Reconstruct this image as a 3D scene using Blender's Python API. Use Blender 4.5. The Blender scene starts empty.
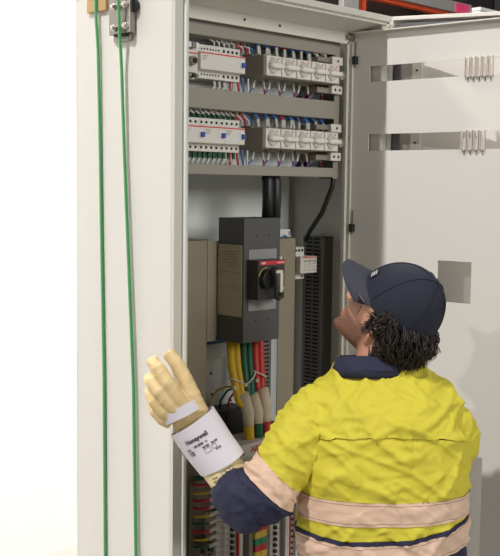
import bpy, bmesh, math, random
import numpy as np
from mathutils import Vector, Matrix, noise
random.seed(7)
S = bpy.context.scene
COL = S.collection
R = math.radians

# ------------------------------------------------------------------ camera, light, exposure
CAMPOS = np.array([-1.634, -1.902, 1.9]); FOC = 1010.0
PITCH, ROLL, YAW = R(5.2), R(0.67), R(45)
fh = np.array([math.cos(YAW), math.sin(YAW), 0]); rt = np.array([math.sin(YAW), -math.cos(YAW), 0]); upv = np.array([0, 0, 1.0])
fw = fh*math.cos(PITCH) - upv*math.sin(PITCH); uc = np.cross(rt, fw)
cr = rt*math.cos(ROLL) + uc*math.sin(ROLL); cu = -rt*math.sin(ROLL) + uc*math.cos(ROLL)
cam = bpy.data.cameras.new('camera'); co = bpy.data.objects.new('camera', cam); COL.objects.link(co)
M4 = Matrix.Identity(4)
for i in range(3):
    M4[i][0], M4[i][1], M4[i][2], M4[i][3] = cr[i], cu[i], -fw[i], CAMPOS[i]
co.matrix_world = M4
cam.sensor_fit = 'VERTICAL'; cam.sensor_height = 36; cam.lens = FOC/556*36; cam.clip_start = .05
S.camera = co

S.view_settings.view_transform = 'Standard'; S.view_settings.look = 'None'
S.view_settings.gamma = 1; S.view_settings.use_curve_mapping = False
S.view_settings.exposure = 0.0
w = bpy.data.worlds.new('world'); S.world = w; w.use_nodes = True
w.node_tree.nodes['Background'].inputs[0].default_value = (.95, .93, 1.0, 1)
w.node_tree.nodes['Background'].inputs[1].default_value = .08

def lamp(name, loc, target, power, sx, sy, color=(1, .96, .90)):
    l = bpy.data.lights.new(name, 'AREA'); l.energy = power; l.shape = 'RECTANGLE'; l.size = sx; l.size_y = sy; l.color = color
    o = bpy.data.objects.new(name, l); COL.objects.link(o); o.location = loc
    o.rotation_euler = (Vector(target)-Vector(loc)).to_track_quat('-Z', 'Y').to_euler()
lamp('high_bay_lamp', (-6.0, .06, 9.9), (.3, -.05, 1.8), 850, .22, .22, (1, .98, .96))
lamp('far_high_bay_lamp', (-14.0, .16, 7.6), (.3, -.05, 1.8), 290, .4, .4, (1, .98, .96))
lamp('front_fill_light', (.4, -5.7, 3.8), (.2, 0, 1.5), 195, 3.0, 2.0, (1, .98, .95))  # added fill, lifts the cabinet front and interior; no actual fixture
lamp('wall_fill_light', (.6, 1.5, 4.4), (1.2, 2.4, 1.8), 420, 1.6, .3)  # added light behind the cabinet, only brightens the back wall to white

# ------------------------------------------------------------------ materials
def lin(c):
    c = c/255.0
    return c/12.92 if c <= .04045 else ((c+.055)/1.055)**2.4
MATS = {}
def mat(name, rgb, rough=.5, metal=0, bump=0, bscale=200, var=0, vscale=8, **kw):
    if name in MATS: return MATS[name]
    m = bpy.data.materials.new(name); m.use_nodes = True; nt = m.node_tree; b = nt.nodes['Principled BSDF']
    c = tuple(lin(v) for v in rgb)+(1,)
    b.inputs['Base Color'].default_value = c; b.inputs['Roughness'].default_value = rough; b.inputs['Metallic'].default_value = metal
    tc = nt.nodes.new('ShaderNodeTexCoord')
    if var:
        n = nt.nodes.new('ShaderNodeTexNoise'); n.inputs['Scale'].default_value = vscale; n.inputs['Detail'].default_value = 5
        mx = nt.nodes.new('ShaderNodeMix'); mx.data_type = 'RGBA'
        mx.inputs[6].default_value = tuple(v*(1-var) for v in c[:3])+(1,); mx.inputs[7].default_value = tuple(min(1, v*(1+var)) for v in c[:3])+(1,)
        nt.links.new(tc.outputs['Object'], n.inputs['Vector']); nt.links.new(n.outputs['Fac'], mx.inputs[0]); nt.links.new(mx.outputs[2], b.inputs['Base Color'])
    if bump:
        n2 = nt.nodes.new('ShaderNodeTexNoise'); n2.inputs['Scale'].default_value = bscale; n2.inputs['Detail'].default_value = 3
        bp = nt.nodes.new('ShaderNodeBump'); bp.inputs['Strength'].default_value = bump; bp.inputs['Distance'].default_value = .002
        nt.links.new(tc.outputs['Object'], n2.inputs['Vector']); nt.links.new(n2.outputs['Fac'], bp.inputs['Height']); nt.links.new(bp.outputs['Normal'], b.inputs['Normal'])
    for k, v in kw.items(): b.inputs[k].default_value = v
    MATS[name] = m
    return m
paint = mat('cabinet_paint', (224, 220, 213), .45, bump=.05, bscale=600)
framep = mat('frame_paint', (208, 206, 194), .4)
inner = mat('interior_steel', (140, 134, 117), .5, var=.05)
platec = mat('cover_plate_paint', (140, 132, 112), .5, var=.04)
zinc = mat('mounting_plate_paint', (226, 229, 225), .45, var=.04)
ductg = mat('duct_grey_plastic', (146, 141, 130), .5)
darkduct = mat('duct_slot_charcoal', (112, 110, 104), .5)
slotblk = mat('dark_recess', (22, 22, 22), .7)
modw = mat('module_plastic', (214, 211, 203), .4)
modg = mat('module_grey_plastic', (140, 134, 120), .5)
blackp = mat('black_plastic', (24, 24, 25), .45)
charc = mat('charcoal_plastic', (76, 76, 75), .5, bump=.1, bscale=900)
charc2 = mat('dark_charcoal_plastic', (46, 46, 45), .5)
stick = mat('grey_sticker', (142, 142, 142), .5, var=.12, vscale=300)
label = mat('beige_label', (172, 162, 138), .55, var=.04, vscale=60)
inkc = mat('ink', (46, 44, 42), .6)
redp = mat('red_plastic', (200, 45, 48), .4)
redtx = mat('red_print', (205, 45, 40), .5)
whtx = mat('white_print', (232, 230, 226), .5)
bluep = mat('blue_plastic', (45, 80, 165), .35)
steel = mat('stainless_steel', (150, 145, 138), .35, .85, var=.12, vscale=30)
chrome = mat('bolt_steel', (205, 198, 190), .25, .9)
gasketm = mat('gasket_rubber', (90, 88, 92), .6)
wood = mat('pale_timber', (196, 160, 112), .7, var=.12, vscale=25)
strapg = mat('green_strap', (52, 138, 76), .4)
wred = mat('wire_red', (190, 44, 48), .4); wblue = mat('wire_blue', (58, 108, 180), .4)
wwhite = mat('wire_pale_grey', (205, 205, 198), .4); wgreen = mat('wire_green', (28, 92, 58), .4); wyel = mat('wire_yellow', (214, 178, 50), .4)
boot = mat('ferrule_clear', (210, 208, 198), .35)
cyel = mat('cable_yellow', (222, 182, 44), .45); cgrn = mat('cable_green', (24, 92, 66), .45); cred = mat('cable_red', (190, 52, 44), .45)
shrink = mat('heat_shrink_beige', (205, 192, 168), .6, bump=.3, bscale=120)
cblk = mat('cable_black', (26, 26, 26), .45)
tiew = mat('cable_tie_nylon', (216, 206, 186), .4)
orange = mat('rack_orange', (226, 86, 48), .5); rackgrey = mat('rack_grey', (150, 148, 146), .5)
pink = mat('pink_tag', (238, 70, 120), .6)

# ------------------------------------------------------------------ mesh helpers
class MB:
    def __init__(s): s.v = []; s.f = []; s.mi = []; s.k = 0
    def add(s, vs, fs):
        o = len(s.v); s.v += [tuple(map(float, p)) for p in vs]; s.f += [tuple(i+o for i in f) for f in fs]; s.mi += [s.k]*len(fs); return s
    def box(s, a, b):
        x0, y0, z0 = a; x1, y1, z1 = b
        return s.add([(x0,y0,z0),(x1,y0,z0),(x1,y1,z0),(x0,y1,z0),(x0,y0,z1),(x1,y0,z1),(x1,y1,z1),(x0,y1,z1)],
                     [(3,2,1,0),(4,5,6,7),(0,1,5,4),(1,2,6,5),(2,3,7,6),(3,0,4,7)])
    def loft(s, rings, cap=True, closed=False):
        n = len(rings[0]); vs = [p for r in rings for p in r]; fs = []
        m = len(rings)
        for i in range(m if closed else m-1):
            for j in range(n):
                k = (j+1) % n; i2 = (i+1) % m
                fs.append((i*n+j, i*n+k, i2*n+k, i2*n+j))
        if cap and not closed:
            fs.append(tuple(range(n-1, -1, -1))); fs.append(tuple((m-1)*n+j for j in range(n)))
        return s.add(vs, fs)
    def tube(s, pts, r, n=8, flat=None, closed=False):
        """r scalar or list; flat=(dir, thickness ratio) squashes the section along dir"""
        P = [np.array(p, float) for p in pts]; m = len(P)
        rr = [r]*m if np.isscalar(r) else r
        T = []
        for i in range(m):
            a = P[i-1] if (i > 0 or closed) else P[i]; b = P[(i+1) % m] if (i < m-1 or closed) else P[i]
            t = b-a; T.append(t/(np.linalg.norm(t)+1e-12))
        ref = np.array([0, 0, 1.0]) if abs(T[0][2]) < .9 else np.array([1.0, 0, 0])
        nrm = np.cross(T[0], ref); nrm /= np.linalg.norm(nrm); rings = []
        for i in range(m):
            if flat is not None:
                e2 = np.array(flat[0], float); e2 = e2-T[i]*(e2@T[i]); e2 /= np.linalg.norm(e2); e1 = np.cross(e2, T[i]); k = flat[1]
            else:
                nrm = nrm-T[i]*(nrm@T[i]); nrm /= np.linalg.norm(nrm); e1 = nrm; e2 = np.cross(T[i], e1); k = 1
            rings.append([P[i]+e1*rr[i]*math.cos(2*math.pi*j/n)+e2*rr[i]*k*math.sin(2*math.pi*j/n) for j in range(n)])
        return s.loft(rings, True, closed)
    def cyl(s, a, b, r, n=16): return s.tube([a, b], r, n)
    def prism(s, poly, axis, a, b):
        """poly = 2D points in the other two axes (cyclic order), extruded along axis from a to b"""
        def mk(p, v):
            return {0: (v, p[0], p[1]), 1: (p[0], v, p[1]), 2: (p[0], p[1], v)}[axis]
        n = len(poly)
        return s.add([mk(p, a) for p in poly]+[mk(p, b) for p in poly],
                     [tuple(range(n)), tuple(range(2*n-1, n-1, -1))]+[(i, i+n, (i+1) % n+n, (i+1) % n) for i in range(n)])
    def build(s, name, mats, parent=None, origin=None, bevel=0, smooth=False, xf=None):
        return mkobj(name, s.v, s.f, mats, parent, origin, bevel, smooth, s.mi, xf)

def rootloc(o):
    while o.parent: o = o.parent
    return np.array(o['_org'])
def mkobj(name, v, f, mats, parent=None, origin=None, bevel=0, smooth=False, mi=None, xf=None):
    v = np.array(v, float).reshape(-1, 3)
    if xf is not None: v = xf(v)
    if parent is not None: org = rootloc(parent)
    elif origin is not None: org = np.array(origin, float)
    else: org = np.array([(v[:,0].min()+v[:,0].max())/2, (v[:,1].min()+v[:,1].max())/2, v[:,2].min()])
    me = bpy.data.meshes.new(name); me.from_pydata((v-org).tolist(), [], [tuple(map(int, q)) for q in f])
    for m in (mats if isinstance(mats, (list, tuple)) else [mats]): me.materials.append(m)
    if mi is not None and len(mi) == len(me.polygons): me.polygons.foreach_set('material_index', mi)
    bm = bmesh.new(); bm.from_mesh(me); bmesh.ops.recalc_face_normals(bm, faces=bm.faces); bm.to_mesh(me); bm.free()
    if smooth:
        me.polygons.foreach_set('use_smooth', [True]*len(me.polygons))
        if smooth != 'all': me.set_sharp_from_angle(angle=R(40))
    o = bpy.data.objects.new(name, me); COL.objects.link(o)
    if parent is not None: o.parent = parent
    else: o.location = org; o['_org'] = org.tolist()
    if bevel:
        b = o.modifiers.new('bevel', 'BEVEL'); b.width = bevel; b.segments = 2; b.limit_method = 'ANGLE'
    return o
def tag(o, lab=None, cat=None, group=None, kind=None):
    for k, v in (('label', lab), ('category', cat), ('group', group), ('kind', kind)):
        if v: o[k] = v
    return o
def thing(name, lab, cat, loc, group=None):
    o = bpy.data.objects.new(name, None); COL.objects.link(o); o.location = loc; o['_org'] = list(map(float, loc)); o.empty_display_size = .05
    return tag(o, lab, cat, group)
def dup(o, off, lab=None, group=None):
    def cp(q, par):
        c = q.copy(); COL.objects.link(c); c.parent = par
        for ch in q.children: cp(ch, c)
        return c
    c = cp(o, None); c.location = o.location+Vector(off)
    c['_org'] = list(c.location)
    if lab: c['label'] = lab
    if group: c['group'] = group
    return c
def B(name, a, b, m, parent=None, bevel=.001, **k): return MB().box(a, b).build(name, m, parent, bevel=bevel, **k)
def text(name, s, size, m, fn, parent, bold=0):
    """flat lettering; fn maps (u right, v up) from the text's centre to a world point"""
    c = bpy.data.curves.new(name, 'FONT'); c.body = s; c.size = size; c.align_x = 'CENTER'; c.align_y = 'CENTER'; c.offset = bold
    c.resolution_u = 3
    o = bpy.data.objects.new(name, c); COL.objects.link(o)
    dg = bpy.context.evaluated_depsgraph_get(); me = bpy.data.meshes.new_from_object(o.evaluated_get(dg))
    v = [fn(q.co.x, q.co.y) for q in me.vertices]; f = [tuple(p.vertices) for p in me.polygons]
    bpy.data.objects.remove(o); bpy.data.curves.remove(c); bpy.data.meshes.remove(me)
    return mkobj(name, v, f, m, parent)

# ------------------------------------------------------------------ setting
def struct(o): o['kind'] = 'structure'; return o
conc = mat('concrete', (150, 148, 142), .7, bump=.2, bscale=30, var=.12, vscale=3)
wallp = mat('white_wall', (244, 243, 240), .8)
struct(B('floor', (-16, -8, -.1), (9, 9, 0), conc, bevel=0))
struct(B('wall_back', (-3.5, 2.4, 0), (2.15, 2.52, 5), wallp, bevel=0))

# ------------------------------------------------------------------ the cabinet
cab = thing('switchboard_cabinet', 'tall pale grey steel switchboard cabinet standing with its doors open', 'electrical cabinet', (0, 0, 0))
W, D, H = .85, .414, 2.40
m = MB(); m.box((0, .012, .1), (.004, D, H)); m.box((W-.004, .012, .1), (W, D, H)); m.box((0, D-.004, .1), (W, D, H)); m.box((0, .012, .1), (W, D, .104))
m.build('cabinet_shell', paint, cab, bevel=.0015)
B('plinth', (.01, .03, 0), (W-.01, D-.01, .1), charc2, cab)
m = MB(); m.prism([(-.022, 2.409), (D, 2.412), (D, 2.398), (.012, 2.398), (.1, 2.376), (.1, 2.366), (-.008, 2.384), (-.008, 2.390), (-.022, 2.392)], 0, -.004, W-.019)
m.build('roof', framep, cab, bevel=.001)
# left front post with its folded gutter lip
m = MB(); m.box((0, 0, .1), (.025, .012, 2.39)); m.box((.025, .004, .1), (.030, .012, 2.39)); m.box((.038, .003, .1), (.041, .014, 2.39)); m.box((.041, .001, .1), (.047, .05, 2.39))
m.build('front_post', framep, cab, bevel=.001)
B('gutter_lip', (.030, -.005, .1), (.038, .012, 2.39), zinc, cab, bevel=.002)
m = MB(); m.box((W-.028, 0, .1), (W, .012, 2.39)); m.box((W-.034, 0, .1), (W-.030, .1, 2.39)); m.build('front_post', framep, cab, bevel=.001)
# inner frame: top band with small holes, right post
m = MB(); m.box((.05, .10, 2.333), (.822, .104, 2.376)); m.box((.776, .10, .2), (.786, .112, 2.34)); m.box((.793, .094, .2), (.803, .11, 2.34)); m.box((.786, .106, .2), (.793, .11, 2.34))
m.build('inner_frame', framep, cab, bevel=.001)
m = MB()
for x in (.335, .475): m.cyl((x, .0985, 2.352), (x, .101, 2.352), .004, 10)
for z in (2.05, 2.10, 1.98): m.cyl((.7895, .104, z), (.7895, .107, z), .003, 8)
m.build('bolt_hole', slotblk, cab)
for x, r in ((.771, .007), (.786, .010)): MB().cyl((x, .088, 2.353), (x, .1, 2.353), r).build('hinge_screw', steel, cab, bevel=.001)
for z in (2.285, 1.775):
    hb = MB().box((.789, .078, z-.012), (.812, .094, z+.012)).build('hinge', blackp, cab, bevel=.002)
    MB().cyl((.800, .086, z-.02), (.800, .086, z+.055), .0035, 10).build('hinge_pin', steel, hb)
# mounting plate and interior walls
B('mounting_plate', (.03, .375, .15), (.82, .38, 2.38), zinc, cab, bevel=0)
B('interior_side_panel', (.8444, .112, .15), (.8456, .375, 2.37), paint, cab, bevel=0)

# inner door (escutcheon), open about 96 degrees
def hinge(hx, hy, ang):
    th = R(180+ang); d = np.array([math.cos(th), math.sin(th), 0]); n = np.array([d[1], -d[0], 0])   # n towards the viewer (-x)
    if n[0] > 0: n = -n
    P0 = np.array([hx, hy, 0])
    return lambda v: P0+np.outer(v[:,0], d)+np.outer(v[:,1], n)+np.outer(v[:,2], upv)
di = hinge(.80, .10, 96)
def panel(xs, zs, holes):
    vs = {}; v = []; f = []
    def vid(i, j):
        if (i, j) not in vs: vs[(i, j)] = len(v); v.append((xs[i], 0, zs[j]))
        return vs[(i, j)]
    for i in range(len(xs)-1):
        for j in range(len(zs)-1):
            cx, cz = (xs[i]+xs[i+1])/2, (zs[j]+zs[j+1])/2
            if any(a < cx < b and c < cz < d for a, b, c, d in holes): continue
            f.append((vid(i, j), vid(i+1, j), vid(i+1, j+1), vid(i, j+1)))
    return v, f
holes = [(.065, .60, 2.217, 2.264), (.065, .60, 2.011, 2.061), (.312, .42, 1.571, 1.691), (.4245, .473, .45, 1.131)]
xs = sorted({.005, .70}|{h for q in holes for h in q[:2]}); zs = sorted({.15, 2.367}|{h for q in holes for h in q[2:]})
v, f = panel(xs, zs, holes)
idoor = mkobj('inner_door', v, f, paint, cab, xf=di)
sm = idoor.modifiers.new('s', 'SOLIDIFY'); sm.thickness = .003; sm.offset = 0
m = MB(); m.box((.005, 0, 2.364), (.70, .022, 2.367)); m.box((.697, -.018, .15), (.70, .0, 2.367)); m.build('door_flange', paint, idoor, xf=di)
# outer door, open about 114 degrees
do = hinge(W, 0, 114)
m = MB(); m.box((0, -.024, .1), (.80, -.020, 2.412)); m.box((0, -.024, 2.401), (.80, .004, 2.412)); m.box((0, -.024, .1), (.80, .004, .112)); m.box((0, -.024, .1), (.012, .004, 2.412)); m.box((.788, -.024, .1), (.80, .004, 2.412))
m.box((.07, -.02, .14), (.10, -.008, 2.36)); m.box((.70, -.02, .14), (.73, -.008, 2.36))
odoor = m.build('outer_door', paint, cab, bevel=.001, xf=do)
pts = []
for (cx, cz, a0) in ((.762, 2.363, 0), (.046, 2.363, 90), (.046, .142, 180), (.762, .142, 270)):
    for k in range(5):
        a = R(a0+k*22.5); pts.append((cx+.02*math.cos(a), -.006, cz+.02*math.sin(a)))
MB().tube(pts, .0125, 8, flat=((0, 1, 0), .6), closed=True).build('door_gasket', gasketm, odoor, smooth=True, xf=do)
m = MB()
for k in range(60): m.cyl((.085, -.0085, .2+k*.036), (.085, -.0075, .2+k*.036), .0035, 6)
m.build('punched_holes', slotblk, odoor, xf=do)

# pole fillers clipped into the slots of the inner door
def pole_filler(s0, z0, lab, grp):
    P = di(np.array([[s0, .003, z0]]))[0]
    o = thing('pole_filler', lab, 'pole filler', P, grp)
    m = MB(); m.box((s0-.008, .002, z0+.006), (s0-.003, .005, z0+.053)); m.box((s0+.003, .002, z0+.006), (s0+.008, .005, z0+.053))
    m.box((s0-.003, .002, z0+.006), (s0+.003, .004, z0+.033)); m.box((s0-.003, .002, z0+.049), (s0+.003, .005, z0+.053))
    m.box((s0-.008, .002, z0), (s0-.006, .010, z0+.056)); m.box((s0+.006, .002, z0), (s0+.008, .010, z0+.056))
    m.build('clip_body', mat('filler_plastic', (212, 203, 193), .5), o, xf=di, bevel=.0005)
    MB().prism([(s0-.007, z0+.006), (s0+.007, z0+.006), (s0, z0-.004)], 1, .002, .006).build('hook', mat('filler_plastic', (0, 0, 0)), o, xf=di)
    MB().cyl((s0, .003, z0-.004), (s0, .009, z0-.004), .0032, 10).build('hook_tip', modg, o, xf=di)
    return o
for k in range(5): pole_filler(.390+k*.0177, 2.213, 'small pale blanking clip hanging in the upper slot of the inner door', 'blanking clips in the upper door slot')
for k in range(4): pole_filler(.386+k*.0190, 2.009, 'small pale blanking clip hanging in the lower slot of the inner door', 'blanking clips in the lower door slot')

# ------------------------------------------------------------------ upper device chassis
ch = thing('device_chassis', 'grey steel chassis carrying the two rows of switchgear at the top', 'mounting chassis', (.4, .2, 1.92))
B('back_plate', (.06, .20, 1.93), (.79, .204, 2.36), zinc, ch, bevel=0)
m = MB(); m.box((.748, .125, 1.925), (.768, .128, 2.36)); m.box((.768, .125, 1.925), (.771, .2, 2.36)); m.build('side_flange', ductg, ch, bevel=.0008)
for z in (2.228, 2.036): B('din_rail', (.07, .188, z-.017), (.78, .196, z+.017), steel, ch)
def duct(z0, z1, lab):
    o = thing('wiring_duct', lab, 'wiring duct', (.4, .15, z0))
    m = MB(); m.box((.06, .122, z0), (.745, .126, z1)); m.box((.06, .126, z0), (.745, .196, z0+.003)); m.box((.06, .126, z1-.003), (.745, .196, z1))
    m.build('duct_cover', ductg, o, bevel=.0015)
    B('duct_channel', (.062, .128, z0+.003), (.743, .196, z1-.003), modg, o, bevel=0)
duct(2.298, 2.346, 'grey wiring duct running above the topmost device row')
duct(2.106, 2.160, 'wide grey wiring duct between the two device rows')
duct(1.930, 1.958, 'narrow grey wiring duct under the lower device row')

# residual current devices
def stepped(m, x0, x1, zc, yf, h=.09, nose=.046, ysh=.022, yb=.187):
    a, b = h/2, nose/2
    m.prism([(yb, zc-a), (yf+ysh, zc-a), (yf+ysh, zc-b-.002), (yf, zc-b), (yf, zc+b), (yf+ysh, zc+b+.002), (yf+ysh, zc+a), (yb, zc+a)], 0, x0, x1)
def toggle(x, z, y, par, w=.011):
    t = B('toggle', (x-w/2, y-.010, z-.008), (x+w/2, y+.004, z+.006), bluep, par, bevel=.002)
    B('toggle_base', (x-w/2-.003, y-.0015, z-.011), (x+w/2+.003, y+.002, z+.010), whtx, par, bevel=.0005)
def rcd(x0, x1, zc, lab, tx, ns, big=True):
    o = thing('residual_current_device', lab, 'circuit breaker', ((x0+x1)/2, .15, zc-.045))
    m = MB(); stepped(m, x0, x1, zc, .118); m.build('body', modw, o, bevel=.0012)
    B('red_stripe', (x0+.0005, .1172, zc+.0185), (x1-.0005, .1185, zc+.0215), redtx, o, bevel=0)
    toggle(tx, zc, .118, o)
    m = MB()
    for k, r in ns:
        for s in (-1, 1): m.cyl((k, .1385, zc+s*.034), (k, .141, zc+s*.034), r, 10)
    m.build('terminal_screw', slotblk, o)
    m = MB()
    for k in range(3): m.box((x0+.006, .1172, zc+.012-k*.005), (x0+.006+.02*(1-k*.2), .1181, zc+.0135-k*.005))
    m.build('printed_text', modg, o)
    return o
wide = [(.214+.0105*k, .0024) for k in range(7)]+[(.296+.0165*k, .004) for k in range(4)]
rcd(.192, .358, 2.232, 'wide cream device in the upper row, single blue toggle at its right end', .347, wide)
for k, (nm) in enumerate(('left-hand cream breaker in the lower row, its edge behind the cabinet post', 'middle cream breaker in the lower row, between two others with blue toggles', 'right-hand cream breaker in the lower row, blue toggle next to the rotary switches')):
    x1 = .206+.0765*k
    rcd(x1-.0760, x1, 2.037, nm, x1-.009, [(x1-.068+.0187*q, .0037) for q in range(4)])
# contactor half hidden at the left of the upper row
o = thing('contactor', 'small contactor with grey coil and black terminals beside the upper left post', 'contactor', (.15, .15, 2.183))
m = MB(); stepped(m, .10, .193, 2.228, .130, .092, .06, .014); m.build('body', modw, o, bevel=.001)
B('red_stripe', (.10, .1292, 2.2475), (.193, .1305, 2.2505), redtx, o, bevel=0)
MB().cyl((.166, .114, 2.228), (.166, .131, 2.228), .012).build('rotary_knob', modg, o, bevel=.001)
for k in range(3): B('terminal', (.150+.013*k, .118, 2.262), (.159+.013*k, .14, 2.276), (zinc, modg, zinc)[k], o); MB().cyl((.1545+.013*k, .117, 2.190), (.1545+.013*k, .15, 2.190), .005).build('terminal_screw', (modg, blackp, modg)[k], o)
m = MB(); m.cyl((.166, .109, 2.228), (.166, .1139, 2.228), .007); m.build('knob_cap', blackp, o, smooth=True)

# rotary isolators
knobm = mat('knob_plastic', (226, 221, 210), .35)
def isolator(zc):
    x0, w, yf = .409, .0625, .085
    o = thing('rotary_isolator', 'x', 'rotary switch', (x0+w/2, .15, zc-.032), 'x')
    m = MB(); m.box((x0, yf+.012, zc-.030), (x0+w-.001, .187, zc+.030)); m.box((x0+.004, yf+.06, zc-.036), (x0+w-.005, .187, zc+.036)); m.build('base', modg, o, bevel=.001)
    B('front_plate', (x0+.0008, yf, zc-.0275), (x0+w-.0018, yf+.014, zc+.0275), modw, o, bevel=.002)
    cx = x0+w*.45
    MB().cyl((cx, yf-.004, zc), (cx, yf+.001, zc), .0205, 28).build('dial', mat('dial_grey', (190, 184, 172), .4), o, bevel=.0008)
    P = [(cx-.021, yf-.005, zc), (cx-.010, yf-.008, zc), (cx+.01, yf-.009, zc), (cx+.028, yf-.009, zc-.0005), (cx+.036, yf-.008, zc-.0005)]
    kn = MB().tube(P, [.0045, .0092, .0082, .0074, .0045], 12, flat=((0, 1, 0), .9)).build('lever', knobm, o, smooth='all')
    m = MB(); m.box((x0+.045, yf-.0006, zc+.018), (x0+.049, yf+.0005, zc+.0225)); m.build('red_mark', redtx, o)
    m = MB(); m.box((x0+.012, yf-.0006, zc+.021), (x0+.03, yf+.0005, zc+.0225)); m.box((x0+.012, yf-.0006, zc-.0225), (x0+.026, yf+.0005, zc-.021)); m.build('printed_text', modg, o)
    m = MB()
    for k in range(3): m.cyl((x0+.014+k*.016, yf+.07, zc-.039), (x0+.014+k*.016, yf+.07, zc-.036), .004, 10)
    m.build('terminal_screw', modg, o)
    return o
ordn = ['leftmost', 'second from the left', 'middle', 'fourth from the left', 'rightmost']
for zc, row in ((2.236, 'upper'), (2.035, 'lower')):
    p = isolator(zc)
    for k in range(5):
        q = p if k == 0 else dup(p, (.063*k, 0, 0))
        tag(q, '%s rotary isolator in the %s row, white lever turned sideways' % (ordn[k], row), 'rotary switch', 'rotary isolators in the %s row' % row)
    o = thing('terminal_cover', 'grey terminal unit with white screw stubs at the right end of the %s row' % row, 'terminal unit', (.74, .15, zc-.055))
    B('upper_body', (.665, .122, zc+.0375), (.722, .187, zc+.052), modg, o); B('lower_body', (.665, .122, zc-.054), (.722, .187, zc-.0375), modg, o)
    for s in (1, -1):
        e = B('screw_stub', (.716, .108, zc+s*.043-.012), (.764, .123, zc+s*.043+.012), modw, o, bevel=.001)
        m = MB()
        for x in ((.742,) if s > 0 else (.731, .752)): m.cyl((x, .107, zc+s*.043), (x, .1085, zc+s*.043), .004, 10)
        m.build('screw', slotblk, e)
    MB().cyl((.737, .086, zc-.002), (.737, .115, zc-.002), .0135, 20).build('end_cap', modg, o, bevel=.002)

# wires of the two rows
def wire(pts, r, m, lab, grp, fer=None, green=False):
    o = thing('wire', lab, 'wire', pts[0], grp)
    MB().tube(pts, r, 6).build('insulation', m, o, smooth=True)
    if fer:
        a, b = np.array(pts[-2], float), np.array(pts[-1], float)
        MB().tube([a+(b-a)*.05, b], fer, 6).build('ferrule', wgreen if green else boot, o, smooth=True)
rnd = random.random
for zc, zt, row in ((2.236, 2.300, 'upper'), (2.035, 2.108, 'lower')):
    zb = 2.158 if row == 'upper' else 1.956
    # above the isolators: blue, some red, in pale boots
    for k in range(26):
        x = .416+.0116*k+random.uniform(-.003, .003); c = wblue
        if k in (9, 17): c = wred
        if row == 'upper' and k > 18: c = wwhite
        y0 = .134+.010*(k % 3); x2 = x+.008+random.uniform(-.004, .01)
        wire([(x, y0+.01, zt+.012), (x, y0, zt-.004), ((x+x2)/2, y0-.006, zc+.055+.006*rnd()), (x2, y0-.003, zc+.036)], .0034, c,
             'thin %s wire in a clear boot entering the top of the %s rotary switches' % ({wblue: 'blue', wred: 'red', wwhite: 'pale'}[c], row), 'wires above the %s rotary switches' % row, .0045)
    # red and pale between breaker and isolators
    for k in range(5):
        x = .345+.013*k; c = (wred, wwhite, wred, wwhite, wblue)[k]
        wire([(x, .155, zt+.01), (x+.003, .15, zt-.012), (x+.014, .145, zc+.05), (x+.022, .15, zc+.035)], .003, c,
             '%s wire hanging from the duct left of the %s rotary switches' % ({wblue: 'blue', wred: 'red', wwhite: 'pale'}[c], row), 'wires left of the %s rotary switches' % row)
    # below the isolators: pale stub, blue or red running into the duct
    for k in range(10):
        x = .43+.0315*k; c = (wblue, wred)[k % 2]; s = (-.022, .014)[k % 2]
        wire([(x+s*1.3, .165, zb-.012), (x+s, .155, zb+.004), (x+s*.4, .150, zb+.018), (x, .150, zc-.03)], .0029, c,
             '%s wire dropping from the %s rotary switches into the duct' % (('blue', 'red')[k % 2], row), 'wires under the %s rotary switches' % row, .0034)
    for k, c in enumerate((wred, wred, wblue, wwhite)):
        x = .335+.022*k; s = (-.014, .006, .002, -.008)[k]
        wire([(x+s, .15, zb-.01), (x+s*.6, .145, zb+.005), (x, .15, zc-.035)], .003, c, '%s wire below the right end of the %s cream devices' % ({wblue: 'blue', wred: 'red', wwhite: 'pale'}[c], row), 'wires below the %s cream devices' % row)
    for k in range(12 if row == 'lower' else 5):
        x = (.145 if row == 'lower' else .275)+.0187*k
        zc2 = zc-.006 if row == 'upper' else zc
        wire([(x-.024, .165, zt+.01), (x-.018, .15, zt-.006), (x-.004, .152, zc2+.06), (x, .158, zc2+.040)], .0036, wwhite, 'pale grey wire curving into the top of the %s cream devices' % row, 'pale wires above the %s cream devices' % row, .0052 if row == 'lower' else None, True)
        wire([(x-.012, .165, zb-.01), (x-.010, .15, zb+.006), (x-.003, .150, zc2-.062), (x, .156, zc2-.042)], .0042, wwhite, 'pale grey wire leaving the bottom of the %s cream devices' % row, 'pale wires below the %s cream devices' % row, .0052 if row == 'lower' else None, True)
for row, zc in (('upper', 2.236), ('lower', 2.035)):
    o = thing('duct_grommet', 'round black cable grommets below the %s rotary switches' % row, 'grommet', (.68, .2, zc-.07))
    for x in (.665, .705): MB().cyl((x, .19, zc-.068), (x, .2, zc-.068), .009, 14).build('ring', blackp, o)

# ------------------------------------------------------------------ moulded case breaker on its cover plate
cp = thing('cover_plate', 'tall beige grey steel cover plate behind the large black breaker', 'cover plate', (.45, .21, .3))
m = MB(); m.box((.06, .205, .3), (.300, .208, 1.748)); m.box((.302, .205, 1.455), (.336, .208, 1.742)); m.box((.336, .21, 1.47), (.60, .213, 1.742)); m.box((.596, .205, 1.0), (.672, .208, 1.744))
m.box((.06, .205, 1.745), (.300, .24, 1.748)); m.box((.596, .205, 1.741), (.672, .24, 1.744)); m.box((.669, .205, 1.0), (.672, .24, 1.744)); m.box((.296, .208, .3), (.299, .30, 1.748))
m.build('plate', platec, cp, bevel=.0008)
B('top_clip', (.20, .202, 1.742), (.225, .22, 1.747), zinc, cp)
mc = thing('moulded_case_circuit_breaker', 'large black moulded case breaker with rotary handle in the middle of the cabinet', 'circuit breaker', (.41, .16, 1.458))
m = MB(); m.box((.343, .100, 1.458), (.490, .2045, 1.810))
m.build('breaker_body', charc, mc, bevel=.0015)
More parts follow.
